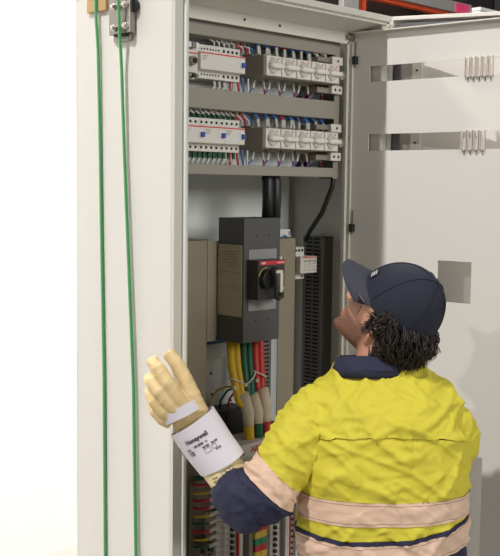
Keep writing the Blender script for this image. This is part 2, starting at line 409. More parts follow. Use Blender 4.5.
B('rating_label', (.3415, .107, 1.532), (.3435, .205, 1.735), label, mc, bevel=0)
m = MB(); m.box((.3409, .112, 1.657), (.3417, .203, 1.658)); m.box((.3409, .112, 1.613), (.3417, .203, 1.6138))
for k in range(6): m.box((.3409, .125+.004*(k % 2), 1.715-k*.008), (.3417, .185-.01*(k % 3), 1.7165-k*.008))
for z in (1.725, 1.703, 1.648): m.cyl((.3405, .2, z), (.343, .2, z), .003, 8)
m.build('printed_lines', mat('label_print', (120, 112, 94), .6), mc)
for z0, z1 in ((1.678, 1.722), (1.548, 1.580)): B('grey_sticker', (.362, .0988, z0), (.474, .1003, z1), stick, mc, bevel=0)
m = MB()
for z in (1.762, 1.520):
    for x in (.392, .442): m.cyl((x, .0985, z), (x, .101, z), .0022, 8)
m.build('screw', slotblk, mc)
hd = MB().box((.355, .055, 1.583), (.463, .102, 1.694)).build('handle_housing', charc2, mc, bevel=.002)
B('red_strip', (.360, .0535, 1.681), (.461, .0552, 1.692), redp, hd, bevel=0)
text('maker_mark', 'ABB', .0085, whtx, lambda u, q: (.374+u, .0533, 1.6863+q), hd, .0002)
m = MB(); m.box((.430, .0531, 1.6845), (.458, .0536, 1.688)); m.build('printed_text', mat('strip_print', (230, 170, 165), .5), hd)
m = MB(); m.cyl((.386, .038, 1.642), (.386, .056, 1.642), .027, 28); m.build('dial', blackp, hd, bevel=.002)
pts = [(.386+.029*math.cos(R(a)), .0545, 1.642+.031*math.sin(R(a))) for a in range(80, 170, 12)]
MB().tube(pts, .0014, 6).build('yellow_arc', mat('yellow_print', (190, 165, 60), .5), hd)
pts = [(.384, .034, 1.668), (.395, .026, 1.666), (.402, .022, 1.652), (.404, .022, 1.61), (.403, .023, 1.592), (.401, .026, 1.585)]
MB().tube(pts, [.010, .015, .017, .0165, .016, .010], 14, flat=((0, 1, 0), .55)).build('lever', charc2, hd, smooth='all')
m = MB(); m.box((.398, .0102, 1.607), (.4105, .015, 1.662)); m.box((.384, .0115, 1.660), (.4105, .018, 1.669)); m.build('lever_insert', mat('lever_beige', (214, 205, 186), .4), hd, bevel=.002)
m = MB(); m.box((.399, .011, 1.597), (.410, .016, 1.606)); m.build('padlock_slot', slotblk, hd)
m = MB(); m.cyl((.452, .051, 1.612), (.452, .056, 1.612), .0042, 10); m.cyl((.450, .06, 1.694), (.450, .06, 1.702), .004, 10); m.build('pilot_button', whtx, hd)

# black feeder cables above the breaker
for x, nm in ((.482, 'left'), (.514, 'right')):
    MBo = MB().tube([(x-.004, .142, 1.80), (x-.002, .142, 1.87), (x, .145, 1.915), (x, .15, 1.9295)], .0165, 10).build('feeder_cable', cblk, smooth='all')
    tag(MBo, 'thick black cable rising from the top of the large breaker, the %s-hand one' % nm, 'cable', 'black cables above the breaker')
o = MB().tube([(.765, .135, 1.945), (.763, .14, 1.90), (.752, .17, 1.82), (.752, .22, 1.76), (.76, .245, 1.73)], .0075, 8).build('flexible_conduit', cblk, smooth='all')
tag(o, 'black cable curving down into the charcoal slotted duct', 'cable')

# three pole auxiliary breaker, slotted duct
o = thing('auxiliary_breaker', 'small white three-pole breaker with red line beside the charcoal slotted duct', 'circuit breaker', (.71, .24, 1.60))
m = MB(); m.box((.672, .215, 1.612), (.722, .27, 1.712)); m.build('terminal_body', modw, o, bevel=.0015)
MB().box((.676, .188, 1.632), (.752, .27, 1.684)).build('front_block', mat('aux_white', (205, 200, 190), .4), o, bevel=.001)
m = MB()
for k in range(3): m.box((.690+.021*k, .1872, 1.667), (.706+.021*k, .1885, 1.672))
for k in range(3):
    for j in range(3): m.box((.690+.021*k, .1872, 1.642+.009*j), (.703+.021*k-.003*(j % 2), .1885, 1.6435+.009*j))
m.build('printed_text', modg, o)
B('red_stripe', (.684, .1872, 1.6795), (.750, .189, 1.6825), redtx, o, bevel=0)
m = MB()
for k in range(3): m.cyl((.682+.015*k, .2135, 1.702), (.682+.015*k, .2155, 1.702), .0048, 10)
m.cyl((.712, .2135, 1.620), (.712, .2155, 1.620), .004, 10); m.build('terminal_screw', slotblk, o)
bp = MB().box((.675, .275, 1.48), (.72, .28, 1.765)).build('backing_strip', zinc, o, bevel=0)
for pts, c, lab in (([(.655, .25, 1.742), (.672, .25, 1.747), (.686, .245, 1.735), (.688, .235, 1.705)], wblue, 'blue wire looping onto the small three-pole breaker'),
                    ([(.668, .25, 1.46), (.678, .245, 1.52), (.690, .24, 1.56), (.692, .235, 1.615)], wyel, 'green yellow wire bending under the small three-pole breaker'),
                    ([(.690, .24, 1.70), (.690, .24, 1.73), (.688, .25, 1.76)], wwhite, 'pale wire standing on top of the small three-pole breaker')):
    t = MB().tube(pts, .003, 6).build('wire', c, smooth='all'); tag(t, lab, 'wire')
o = thing('slotted_wiring_duct', 'charcoal slotted wiring duct standing upright at the right of the cabinet', 'wiring duct', (.815, .245, .9))
m = MB(); m.box((.792, .200, .9), (.843, .205, 1.742)); m.box((.792, .2, 1.738), (.843, .285, 1.742)); m.build('duct_cover', darkduct, o, bevel=.001)
m = MB(); m.box((.795, .206, .9), (.798, .215, 1.74)); m.box((.795, .275, .9), (.798, .285, 1.74)); m.box((.795, .243, .9), (.798, .247, 1.74))
k = 0
while .9+k*.0125 < 1.735:
    m.box((.795, .215, .9+k*.0125), (.798, .275, .9+k*.0125+.0065)); k += 1
m.build('slotted_side', darkduct, o)
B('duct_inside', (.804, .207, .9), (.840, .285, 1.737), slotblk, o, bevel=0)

# lower back details behind the breaker tails
o = thing('back_tray', 'pale back tray with a blue strip below the large breaker', 'cable tray', (.45, .3, 1.2))
B('tray_lip', (.35, .29, 1.383), (.53, .30, 1.428), zinc, o)
B('blue_strip', (.35, .292, 1.429), (.53, .30, 1.458), mat('blue_strip', (62, 102, 150), .5), o)
B('tray_back', (.33, .31, 1.10), (.59, .315, 1.40), zinc, o, bevel=0)
m = MB()
for x, z in ((.415, 1.335), (.50, 1.24), (.42, 1.27)): m.cyl((x, .3085, z), (x, .311, z), .004, 8)
m.build('hole', slotblk, o)
o = thing('slotted_wiring_duct', 'short dark slotted duct half hidden behind the red power cable', 'wiring duct', (.57, .26, 1.2))
m = MB(); m.box((.535, .230, 1.2), (.547, .233, 1.452)); m.box((.585, .230, 1.2), (.594, .233, 1.452))
for k in range(20): m.box((.547, .230, 1.2+k*.0127), (.585, .233, 1.2065+k*.0127))
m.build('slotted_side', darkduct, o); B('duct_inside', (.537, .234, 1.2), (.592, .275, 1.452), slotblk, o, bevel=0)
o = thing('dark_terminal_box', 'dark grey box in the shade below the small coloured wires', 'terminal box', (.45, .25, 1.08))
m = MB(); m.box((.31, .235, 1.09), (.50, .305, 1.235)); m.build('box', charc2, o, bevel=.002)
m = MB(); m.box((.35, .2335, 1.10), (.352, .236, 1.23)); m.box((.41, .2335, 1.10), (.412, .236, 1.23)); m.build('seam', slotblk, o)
for (x, c, nm) in ((.372, wyel, 'yellow'), (.405, wgreen, 'green'), (.432, wred, 'red')):
    t = MB().tube([(x, .27-(x-.372)*.3, 1.237), (x+.004, .268-(x-.372)*.3, 1.262), (x+.024, .262-(x-.372)*.3, 1.292-(x-.372)*.1), (x+.055-(x-.372)*.4, .25-(x-.372)*.3, 1.302-(x-.372)*.15), (x+.09-(x-.372)*.8, .225-(x-.372)*.25, 1.298-(x-.372)*.3)], .0032, 7).build('control_wire', c, smooth='all')
    tag(t, 'thin %s wire arching out of the dark box behind the cuff' % nm, 'wire')

# power cables with heat shrink
def power(name, m, x0, xm, xe, zsp, dzs, lab):
    o = thing('power_cable', lab, 'power cable', (xe, .13, 1.165), 'power cables below the large breaker')
    for s in (-1, 1):
        MB().tube([(x0+s*.0115, .186, 1.459), (x0+s*.0115, .184, 1.42), (x0+s*.0115+(xm-x0)*.12, .178, 1.375), (x0+(xm-x0)*.55+s*.0105, .164, 1.33), (xm-.004+s*.007, .146, 1.285), (xm+(xe-xm)*.25+s*.003, .142, zsp-.02)], .0115, 12).build('insulated_core', m, o, smooth='all')
    MB().tube([(xm+(xe-xm)*.10, .143, zsp+.012), (xm+(xe-xm)*.62, .140, zsp-.018), (xe+.002, .138, zsp-.045), (xe+.001, .136, 1.222+dzs), (xe, .133, 1.206+dzs)], [.0185, .018, .0182, .0160, .0155], 16).build('heat_shrink_sleeve', shrink, o, smooth='all')
    MB().tube([(xe, .134, 1.212+dzs), (xe, .132, 1.169)], .015, 16).build('end_tape', m, o, smooth=True)
power('y', cyel, .388, .384, .404, 1.290, 0, 'yellow power cable with beige sleeve, leftmost below the breaker')
power('g', cgrn, .438, .424, .441, 1.284, .002, 'dark green power cable with beige sleeve, between the yellow and red ones')
power('r', cred, .487, .466, .476, 1.296, .002, 'red power cable with beige sleeve, rightmost below the breaker')
for x, z, nm in ((.386, 1.335, 'yellow'), (.431, 1.338, 'green'), (.477, 1.345, 'red')):
    pts = [(x+.026*math.cos(a), .167+.0165*math.sin(a), z-.02*math.cos(a)*(-1 if nm == 'green' else .6)) for a in [2*math.pi*k/20 for k in range(20)]]
    o = thing('cable_tie', 'pale nylon cable tie around the %s power cable' % nm, 'cable tie', (x, .155, z))
    MB().tube(pts, .0028, 6, closed=True).build('band', tiew, o, smooth='all')
    B('head', (x-.030, .146, z-.018), (x-.022, .154, z-.008), tiew, o)
# switch the cables land on
o = thing('load_break_switch', 'white switch with red lettering under the three coloured cables', 'load switch', (.43, .15, 1.06))
m = MB(); m.box((.290, .095, 1.125), (.575, .203, 1.168)); m.box((.300, .085, 1.06), (.575, .203, 1.125)); m.build('body', modw, o, bevel=.002)
text('maker_mark', 'ABB', .024, redtx, lambda u, q: (.396+u, .0942, 1.149+q), o, .0006)
B('green_mark', (.424, .094, 1.153), (.450, .0952, 1.160), wgreen, o, bevel=0)
B('black_terminal', (.352, .080, 1.082), (.376, .087, 1.118), blackp, o)
m = MB()
for k in range(4): m.cyl((.345+.06*k, .0945, 1.14), (.345+.06*k, .0955, 1.14), .003, 8)
m.build('screw', slotblk, o)
t = B('busbar_end', (.494, .13, 1.1685), (.510, .15, 1.205), blackp); tag(t, 'small black busbar end beside the red cable on the white switch', 'busbar')

# ------------------------------------------------------------------ distribution board at the bottom
db = thing('busbar_chassis', 'vertical busbar with red, yellow and green stripes between the breaker banks', 'busbar', (.46, .16, .62))
B('back_pan', (.23, .19, .62), (.72, .195, 1.06), modg, db, bevel=0)
m = MB(); stripe = [redp, mat('stripe_yellow', (224, 190, 50), .4), mat('stripe_green', (30, 140, 96), .4)]
for k in range(22):
    z1 = .963-k*.0205
    m.k = k % 3
    m.box((.436, .132, z1-.0205), (.459, .15, z1)); m.box((.461, .132, z1-.0205), (.484, .15, z1))
m.build('striped_cover', stripe, db)
def side_strip(x0, x1, y, mm, nm): return B(nm, (x0, y, .62), (x1, .19, 1.05), mm, db)
side_strip(.372, .386, .134, modw, 'terminal_strip'); side_strip(.416, .432, .138, modg, 'terminal_strip')
side_strip(.536, .552, .140, modg, 'terminal_strip'); side_strip(.568, .586, .134, modw, 'terminal_strip')
B('red_line', (.366, .1325, .62), (.369, .14, 1.05), redtx, db, bevel=0); B('red_line', (.588, .1325, .62), (.591, .14, 1.05), redtx, db, bevel=0)
def mcb(x0, x1, flip):
    o = thing('miniature_circuit_breaker', 'x', 'circuit breaker', ((x0+x1)/2, .16, .944))
    z = .953
    m = MB(); m.box((x0, .142, z-.0085), (x1, .19, z+.0085)); a = (x0+x1)/2; m.box((a-.016, .130, z-.0085), (a+.024, .19, z+.0085)); m.build('body', modw, o, bevel=.0008)
    m = MB(); tx = x1-.014 if flip else x0+.012
    m.cyl((tx, .1405, z), (tx, .143, z), .0042, 10); m.build('terminal_screw', slotblk, o)
    MB().box((a-.004 if not flip else a+.004, .120, z-.005), (a+.006 if not flip else a+.014, .131, z+.005)).build('toggle', blackp, o, bevel=.001)
    return o
for side, x0, x1 in (('left', .285, .364), ('right', .490, .534), ('far right', .594, .66)):
    p = mcb(x0, x1, side == 'left')
    for k in range(-4, 15):
        q = p if k == -4 else dup(p, (0, 0, -.0182*(k+4)))
        if k == -4: pass
        tag(q, 'narrow cream breaker in the %s bank of the lower distribution board' % side, 'circuit breaker', '%s bank of cream breakers' % side)
for k in range(10):
    z = 1.085-k*.0225; c, nm = ((wgreen, 'green'), (wred, 'red'), (wyel, 'yellow'))[k % 3] if k not in (3,) else (wred, 'red')
    x = .226
    wire([(x+.012, .186, z-.008), (x+.002, .165, z-.004), (x+.012, .142, z), (x+.026, .138, z), (x+.062, .136, z+.006)], .0042, c, '%s wire ending in a pale ferrule left of the cream breakers' % nm, '%s wires at the left bank' % nm, .0055)
o = thing('terminal_rail', 'dark rail of round terminals at the bottom left of the distribution board', 'terminal rail', (.26, .16, .70))
B('rail', (.232, .15, .68), (.284, .188, .885), modg, o)
for k in range(8):
    for x in (.24, .268): MB().cyl((x, .140, .87-k*.0225), (x, .152, .87-k*.0225), .008, 10).build('terminal', steel if (k % 2) else blackp, o)

# ------------------------------------------------------------------ on the left flank: straps, block, bracket
def strap(pts, lab):
    o = MB().tube(pts, .0068, 8, flat=((1, 0, 0), .3)).build('packing_strap', strapg, smooth=True); return tag(o, lab, 'strap', 'green straps down the cabinet side')
strap([(-.013, .309, 2.47), (-.013, .305, 2.384), (-.0125, .304, 2.34), (-.008, .301, 2.25), (-.006, .299, 2.12), (-.004, .297, 1.975), (-.004, .293, 1.778), (-.004, .282, 1.373), (-.004, .278, .884), (-.004, .277, .3)], 'green strap running down over the pale timber block')
strap([(-.034, .183, 2.47), (-.033, .182, 2.368), (-.028, .183, 2.28), (-.016, .190, 2.20), (-.012, .183, 1.974), (-.011, .146, 1.378), (-.011, .135, .921), (-.011, .132, .3)], 'green strap running down over the steel bracket, nearer the cabinet front')
o = MB().box((-.0105, .264, 2.352), (-.001, .348, 2.47)).build('timber_block', wood, bevel=.002); tag(o, 'pale timber block on the cabinet side under the left green strap', 'wood block')
o = thing('steel_bracket', 'steel bracket with four bolts on the upper left side of the cabinet', 'bracket', (-.01, .21, 2.27))
m = MB(); m.box((-.020, .154, 2.283), (-.004, .238, 2.47)); m.box((-.024, .148, 2.283), (-.004, .156, 2.47)); m.build('plate', steel, o, bevel=.0015)
B('tongue', (-.010, .162, 2.266), (-.003, .232, 2.30), mat('tongue_grey', (158, 152, 142), .4, .5), o)
B('bracket_shadow', (-.0215, .168, 2.277), (-.006, .216, 2.284), slotblk, o)  # dark bar standing in for the shadow under the bracket plate
MB().cyl((-.014, .150, 2.35), (-.004, .150, 2.35), .017, 20).build('pivot_disc', blackp, o)
for y, z in ((.206, 2.352), (.160, 2.352), (.206, 2.298), (.158, 2.299)):
    b = MB().cyl((-.031, y, z), (-.020, y, z), .0095, 6).build('bolt', chrome, o, bevel=.0015)
    MB().cyl((-.036, y, z), (-.030, y, z), .006, 12).build('bolt_end', chrome, b, bevel=.001)

# ------------------------------------------------------------------ warehouse racking beyond the cabinet
def upright(x, y, lab):
    o = thing('rack_upright', lab, 'rack upright', (x, y, 0))
    m = MB(); m.box((x, y, 0), (x+.075, y+.08, 4.2)); m.build('post_flange', orange, o); MB().box((x+.095, y, 0), (x+.135, y+.08, 4.2)).build('post_flange', orange, o); B('post_web', (x+.075, y+.02, 0), (x+.095, y+.03, 4.2), rackgrey, o)
    B('foot', (x-.03, y-.03, 0), (x+.14, y+.11, .01), rackgrey, o)
upright(4.34, 3.0, 'orange rack upright seen above the cabinet roof corner')
o = thing('rack_beam', 'long orange rack beam with a grey front rail and a pink tag at its end', 'rack beam', (5.0, 3.1, 3.3))
B('beam', (4.46, 3.0, 3.33), (5.86, 3.06, 3.36), orange, o); B('front_rail', (4.46, 2.97, 3.362), (5.86, 3.03, 3.45), rackgrey, o); B('pink_tag', (5.62, 2.965, 3.36), (5.82, 2.97, 3.44), pink, o)
o = thing('rack_beam', 'orange rack beam in the dark behind the upright', 'rack beam', (4.2, 4.0, 3.2))
B('beam', (3.6, 4.3, 3.78), (8, 4.36, 3.90), orange, o)
darkcard = mat('dark_brown_carton', (58, 44, 36), .8); blackbox = mat('black_crate', (44, 42, 42), .6)
for (a, b, m_, lab, nm) in (((3.2, 3.6, 2.6), (4.3, 4.2, 4.2), darkcard, 'dark brown carton stack left of the orange upright', 'carton'), ((4.46, 3.5, 2.6), (6.25, 4.2, 3.9), darkcard, 'dark brown carton behind the long orange beam', 'carton'),
                            ((6.3, 3.32, 3.42), (6.75, 3.8, 4.0), blackbox, 'black crate on the rack, left of another black crate', 'crate'), ((6.8, 3.0, 3.42), (7.4, 3.6, 4.0), blackbox, 'black crate on the rack at the far right', 'crate'), ((4.15, 2.95, 3.0), (4.33, 3.0, 3.7), rackgrey, 'grey plate beside the orange upright', 'plate'),
                            ((5.35, 3.1, 3.46), (5.62, 3.4, 3.9), redp, 'red bin standing on the long orange beam', 'bin'), ((6.62, 2.9, 3.42), (6.70, 2.98, 3.9), redp, 'narrow red box in front of the black crates', 'box'), ((5.88, 2.9, 3.33), (6.6, 3.3, 3.40), wallp, 'white board lying past the end of the beam', 'board')):
    o = MB().box(a, b); i = o.box((a[0]-.01, a[1]-.01, b[2]), (b[0]+.01, b[1]+.01, b[2]+.03)).build(nm, m_, bevel=.005); tag(i, lab, nm)
# ------------------------------------------------------------------ the electrician
def PX(px, py, Z):
    """a point at distance Z in front of the camera"""
    return CAMPOS+(fw+cr*(px-250)/FOC-cu*(py-278)/FOC)*Z
XR, YA, ZU = rt, fh, upv            # the man's own axes: his right, ahead of him, up
def remesh(parts, vox, it=4):
    m = bpy.data.meshes.new('t')
    v = []; f = []
    for mb in parts:
        o = len(v); v += mb.v; f += [tuple(i+o for i in q) for q in mb.f]
    m.from_pydata(v, [], f)
    bm = bmesh.new(); bm.from_mesh(m); bmesh.ops.recalc_face_normals(bm, faces=bm.faces); bm.to_mesh(m); bm.free()
    o = bpy.data.objects.new('t', m); COL.objects.link(o)
    r = o.modifiers.new('r', 'REMESH'); r.mode = 'VOXEL'; r.voxel_size = vox
    s = o.modifiers.new('s', 'SMOOTH'); s.factor = .5; s.iterations = it
    t = o.modifiers.new('t', 'TRIANGULATE')
    dg = bpy.context.evaluated_depsgraph_get(); e = bpy.data.meshes.new_from_object(o.evaluated_get(dg))
    n = len(e.vertices); V = np.empty(n*3); e.vertices.foreach_get('co', V); V = V.reshape(-1, 3)
    F = np.empty(len(e.polygons)*3, int); e.polygons.foreach_get('vertices', F); F = F.reshape(-1, 3)
    bpy.data.objects.remove(o); bpy.data.meshes.remove(e); bpy.data.meshes.remove(m)
    return V, F
def vnormals(V, F):
    fn = np.cross(V[F[:,1]]-V[F[:,0]], V[F[:,2]]-V[F[:,0]]); N = np.zeros_like(V)
    for k in range(3): np.add.at(N, F[:,k], fn)
    return N/(np.linalg.norm(N, axis=1)[:,None]+1e-12)
def cut(V, F, s):
    """splits a triangle mesh along s = 0; returns the part with s > 0 and the part with s < 0"""
    s = np.where(np.abs(s) < 1e-5, 1e-5, s); out = []
    V2 = V.tolist(); mid = {}
    def m(a, b):
        k = (min(a, b), max(a, b))
        if k not in mid:
            t = s[a]/(s[a]-s[b]); mid[k] = len(V2); V2.append((V[a]+(V[b]-V[a])*t).tolist())
        return mid[k]
    P = []; Q = []
    pos = s > 0
    cnt = pos[F].sum(1)
    P += [tuple(q) for q in F[cnt == 3].tolist()]; Q += [tuple(q) for q in F[cnt == 0].tolist()]
    for q in F[(cnt == 1) | (cnt == 2)].tolist():
        one = [i for i in range(3) if pos[q[i]] == (sum(pos[j] for j in q) == 1)][0]
        a, b, c = q[one], q[(one+1) % 3], q[(one+2) % 3]
        ab, ac = m(a, b), m(a, c)
        A = [(a, ab, ac)]; Bq = [(ab, b, c), (ab, c, ac)]
        if pos[a]: P += A; Q += Bq
        else: Q += A; P += Bq
    V2 = np.array(V2)
    def comp(T):
        T = np.array(T, int).reshape(-1, 3); u, inv = np.unique(T, return_inverse=True); return V2[u], inv.reshape(-1, 3)
    return comp(P), comp(Q)
def nz(p, sc, off=0):
    return np.array([noise.noise(Vector((x*sc[0]+off, y*sc[1]+off*1.7, z*sc[2]-off))) for x, y, z in p])
def frame(V): d = V-ORG; return np.stack([d@XR, d@YA, V[:,2]], 1)   # his axes
def eyering(c, rx, ry, e=2.3, n=40):
    out = []
    for j in range(n):
        a = 2*math.pi*j/n; ca, sa = math.cos(a), math.sin(a)
        out.append(c+XR*rx*np.sign(ca)*abs(ca)**(2/e)+YA*ry*np.sign(sa)*abs(sa)**(2/e))
    return out
ORG = PX(384, 470, 2.47); ORG[2] = 0
man = thing('person', 'person in yellow hi-vis shirt and navy cap, gloved left hand on the cabinet edge', 'person', ORG)

skin = mat('skin', (208, 150, 124), .5, var=.06, vscale=30)
yel = mat('hivis_yellow_cotton', (202, 190, 54), .75, bump=.15, bscale=700, var=.03, vscale=20)
navy = mat('navy_cotton', (36, 38, 62), .85, bump=.2, bscale=600, var=.06, vscale=40)
tape = mat('reflective_tape', (214, 182, 158), .55, bump=.1, bscale=900, var=.05, vscale=50)
capm = mat('navy_cap_twill', (29, 33, 48), .85, bump=.25, bscale=900)
hairm = mat('dark_brown_hair', (38, 27, 21), .5)
leather = mat('glove_leather', (208, 182, 132), .65, bump=.25, bscale=150, var=.06, vscale=40)
cuffm = mat('glove_cuff_fabric', (205, 200, 207), .7, bump=.1, bscale=300)
rubber = mat('cream_rubber', (216, 198, 152), .5)
bootm = mat('boot_leather', (60, 46, 36), .6)

def cloth_relief(m, sc, st):
    nt = m.node_tree; b = nt.nodes['Principled BSDF']; tc = nt.nodes.new('ShaderNodeTexCoord'); mp = nt.nodes.new('ShaderNodeMapping'); mp.inputs['Scale'].default_value = (1, 1, 1.9); mp.inputs['Rotation'].default_value = (.4, .5, 0)
    n = nt.nodes.new('ShaderNodeTexNoise'); n.inputs['Scale'].default_value = sc; n.inputs['Detail'].default_value = 3; n.inputs['Distortion'].default_value = 1.2; n.noise_type = 'RIDGED_MULTIFRACTAL'
    bp = nt.nodes.new('ShaderNodeBump'); bp.inputs['Strength'].default_value = st; bp.inputs['Distance'].default_value = .009
    nt.links.new(tc.outputs['Object'], mp.inputs[0]); nt.links.new(mp.outputs[0], n.inputs['Vector']); nt.links.new(n.outputs['Fac'], bp.inputs['Height'])
    nt.links.new(b.inputs['Normal'].links[0].from_socket, bp.inputs['Normal']); nt.links.new(bp.outputs['Normal'], b.inputs['Normal'])
cloth_relief(yel, 9, 1.0); cloth_relief(navy, 12, .9); cloth_relief(tape, 16, .25)
# rings of the torso: pixel row, left and right edge, half depth, shift away
TOR = [(640, 304, 458, .120, 0), (600, 303, 460, .125, 0), (556, 301, 462, .130, 0), (520, 299, 464, .135, 0), (490, 299, 466, .138, 0), (460, 301, 468, .138, 0), (432, 303, 468, .136, .002), (412, 306, 462, .128, .005),
       (398, 309, 458, .114, .010), (387, 318, 446, .098, .018), (378, 328, 434, .082, .026), (370, 336, 420, .070, .030), (358, 342, 408, .064, .034)]
ZT = 2.47
def torso(shrink=0, upto=99):
    rings = []
    for (py, l, r, hd, sh) in TOR[:upto]:
        a, b = PX(l, py, ZT), PX(r, py, ZT); c = (a+b)/2; hw = np.linalg.norm((b-a)@XR)/2
        rings.append(eyering(c+YA*sh, hw-shrink, hd-shrink, 2.5 if py > 420 else 2.2))
    return MB().loft(rings)
def polyt(V, pts, rad):
    """nearest axis parameter (metres along), distance / radius"""
    P = [np.array(p) for p in pts]; best = np.full(len(V), 1e9); tt = np.zeros(len(V)); L = 0
    for a, b, ra, rb in zip(P[:-1], P[1:], rad[:-1], rad[1:]):
        ab = b-a; l = np.linalg.norm(ab); t = np.clip(((V-a)@ab)/(l*l), 0, 1)
        d = np.linalg.norm(V-a-t[:,None]*ab, axis=1)/(ra+(rb-ra)*t); k = d < best
        best[k] = d[k]; tt[k] = (L+t*l)[k]; L += l
    return tt, best
LA = [PX(*q) for q in ((326, 408, 2.475), (312, 420, 2.455), (299, 440, 2.435), (285, 462, 2.415), (271, 483, 2.40), (257, 499, 2.392), (248, 501, 2.394), (242, 498, 2.404), (237, 491, 2.415), (232, 482, 2.428))]
LR = [.064, .066, .065, .064, .063, .063, .062, .059, .053, .045]
RA = [PX(*q) for q in ((434, 416, 2.475), (447, 428, 2.47), (452, 439, 2.48), (450, 450, 2.53), (445, 462, 2.59), (440, 472, 2.66), (432, 478, 2.73), (420, 482, 2.80), (408, 482, 2.85))]
RR = [.060, .067, .069, .064, .058, .054, .050, .046, .042]
V, F = remesh([torso(0, 12), MB().tube(LA, LR, 24), MB().tube(RA, RR, 24)], .0055, 8)
print('shirt verts', len(V))
# folds and creases in the cloth
lt, ld = polyt(V, LA, LR); r_t, rd = polyt(V, RA, RR)
q = frame(V); zc = q[:,2]; hw = .2; te = np.sqrt((q[:,0]/.198)**2+(q[:,1]/.135)**2)
isL = (ld < te*1.02) & (ld < 1.35) & (q[:,0] < -.05); isR = (rd < te*1.02) & (rd < 1.35) & (q[:,0] > .05)
isL |= (q[:,0] < -.215); isR |= (q[:,0] > .215)
isT = ~(isL | isR); N = vnormals(V, F)
dsp = np.zeros(len(V))
rot = np.stack([q[:,0]*.8+q[:,2]*.6, q[:,1], -q[:,0]*.6+q[:,2]*.8], 1); rot2 = np.stack([q[:,0]*.85-q[:,2]*.5, q[:,1], q[:,0]*.5+q[:,2]*.85], 1)
ridge = lambda a: 1-np.abs(a)*2.2
w1 = ridge(nz(rot, (5, 5, 17), 3)); w2 = ridge(nz(rot2, (6, 6, 20), 9)); w3 = ridge(nz(rot, (14, 14, 38), 5)); w4 = nz(q, (9, 9, 9), 2)
w5 = ridge(nz(rot, (24, 24, 52), 15)); w6 = ridge(nz(rot2, (10, 10, 30), 31)); w7 = ridge(nz(q, (16, 16, 9), 44))
c3 = lambda a: np.clip(a, 0, 1)**4
wt = .0070*c3(w1)+.0060*c3(w2)+.0020*c3(w3)+.0006*c3(w5)+.0040*c3(w6)+.0008*c3(w7)+.006*w4
ZB1 = PX(385, 503, 2.335)[2]; ZB1b = PX(385, 527, 2.335)[2]; ZB2 = PX(385, 543, 2.335)[2]; ZY = PX(385, 437, 2.345)[2]
amp = np.where(np.abs(zc-(ZB1+ZB1b)/2) < .035, .45, 1.0)
dsp += np.where(isT, wt*amp, 0)
# yoke seam, two back pleats
back = q[:,1] < .02
yk = ZY+.03*(q[:,0]/.2)**2*-.3
for xp in (-.062, .05): dsp += np.where(isT & back & (zc < yk), -.0035*np.exp(-((q[:,0]-xp)/.008)**2)*np.clip((zc-ZB1)/.1, 0, 1), 0)
# arms: folds run round the sleeve, strongest at the elbow
ang = nz(q, (7, 7, 7), 12)
fold = ridge(nz(np.stack([lt+.02*ang, ang*.3, lt*0], 1), (26, 2, 1), 4)); fold2 = ridge(nz(rot2, (18, 18, 30), 8))
el = np.exp(-((lt-.29)/.07)**2)
dsp += np.where(isL, (.004+.012*el)*np.clip(fold, 0, 1)**2+.005*np.clip(fold2, 0, 1)**3+.004*c3(w6)+.002*c3(w5)+.005*w4, 0)
dsp += np.where(isR, .004*np.clip(ridge(nz(rot, (12, 12, 28), 8)), 0, 1)**2+.004*w4, 0)
V = V+N*(dsp*1.25)[:,None]
# smooth a touch
def relax(V, F, it=1, lam=.35):
    for _ in range(it):
        acc = np.zeros_like(V); c = np.zeros(len(V))
        for a, b in ((0, 1), (1, 2), (2, 0)):
            np.add.at(acc, F[:,a], V[F[:,b]]); np.add.at(c, F[:,a], 1)
        V = V+lam*(acc/np.maximum(c, 1)[:,None]-V)
    return V
V = relax(V, F, 1)
# ---- split the shirt: a label field per vertex that survives the cuts
def fields(V):
    q = frame(V); lt, ld = polyt(V, LA, LR); r_t, rd = polyt(V, RA, RR); te = np.sqrt((q[:,0]/.198)**2+(q[:,1]/.135)**2)
    L = (te*1.02-ld); L = np.where(q[:,0] > -.05, -1, L); L = np.where(q[:,0] < -.215, 1, L)
    Rr = (te*1.02-rd); Rr = np.where(q[:,0] < .05, -1, Rr); Rr = np.where(q[:,0] > .215, 1, Rr)
    return q, lt, r_t, L, Rr
q, lt, r_t, L, Rr = fields(V)
(Vl, Fl), (Vb, Fb) = cut(V, F, L)
q, lt, r_t, L, Rr = fields(Vb)
(Vr, Fr), (Vb, Fb) = cut(Vb, Fb, Rr)
Y = []; NV = []; TP = []; HEM = []
def off(V, F, d): return V+vnormals(V, F)*d
# left sleeve: yellow, tape, navy (axis parameter along the arm)
q, lt, r_t, L, Rr = fields(Vl)
bn = -XR*.65-ZU*.76; bnd = lambda p: (lambda V_: (V_-p)@bn+.004*nz(frame(V_), (9, 9, 9), 6))
b0, b1 = bnd(PX(279, 477, 2.345)), bnd(PX(262, 491, 2.335))
(Va, Fa), (Vc, Fc) = cut(Vl, Fl, -b0(Vl)); Y.append((Va, Fa))
(Va, Fa), (Vc, Fc) = cut(Vc, Fc, -b1(Vc)); TP.append((off(Va, Fa, .0022), Fa)); NV.append((Vc, Fc))
q, lt, r_t, L, Rr = fields(Vr)
(Va, Fa), (Vc, Fc) = cut(Vr, Fr, .165-r_t); Y.append((Va, Fa))
r_t = polyt(Vc, RA, RR)[0]
(Va, Fa), (Vc, Fc) = cut(Vc, Fc, .195-r_t); TP.append((off(Va, Fa, .002), Fa)); NV.append((Vc, Fc))
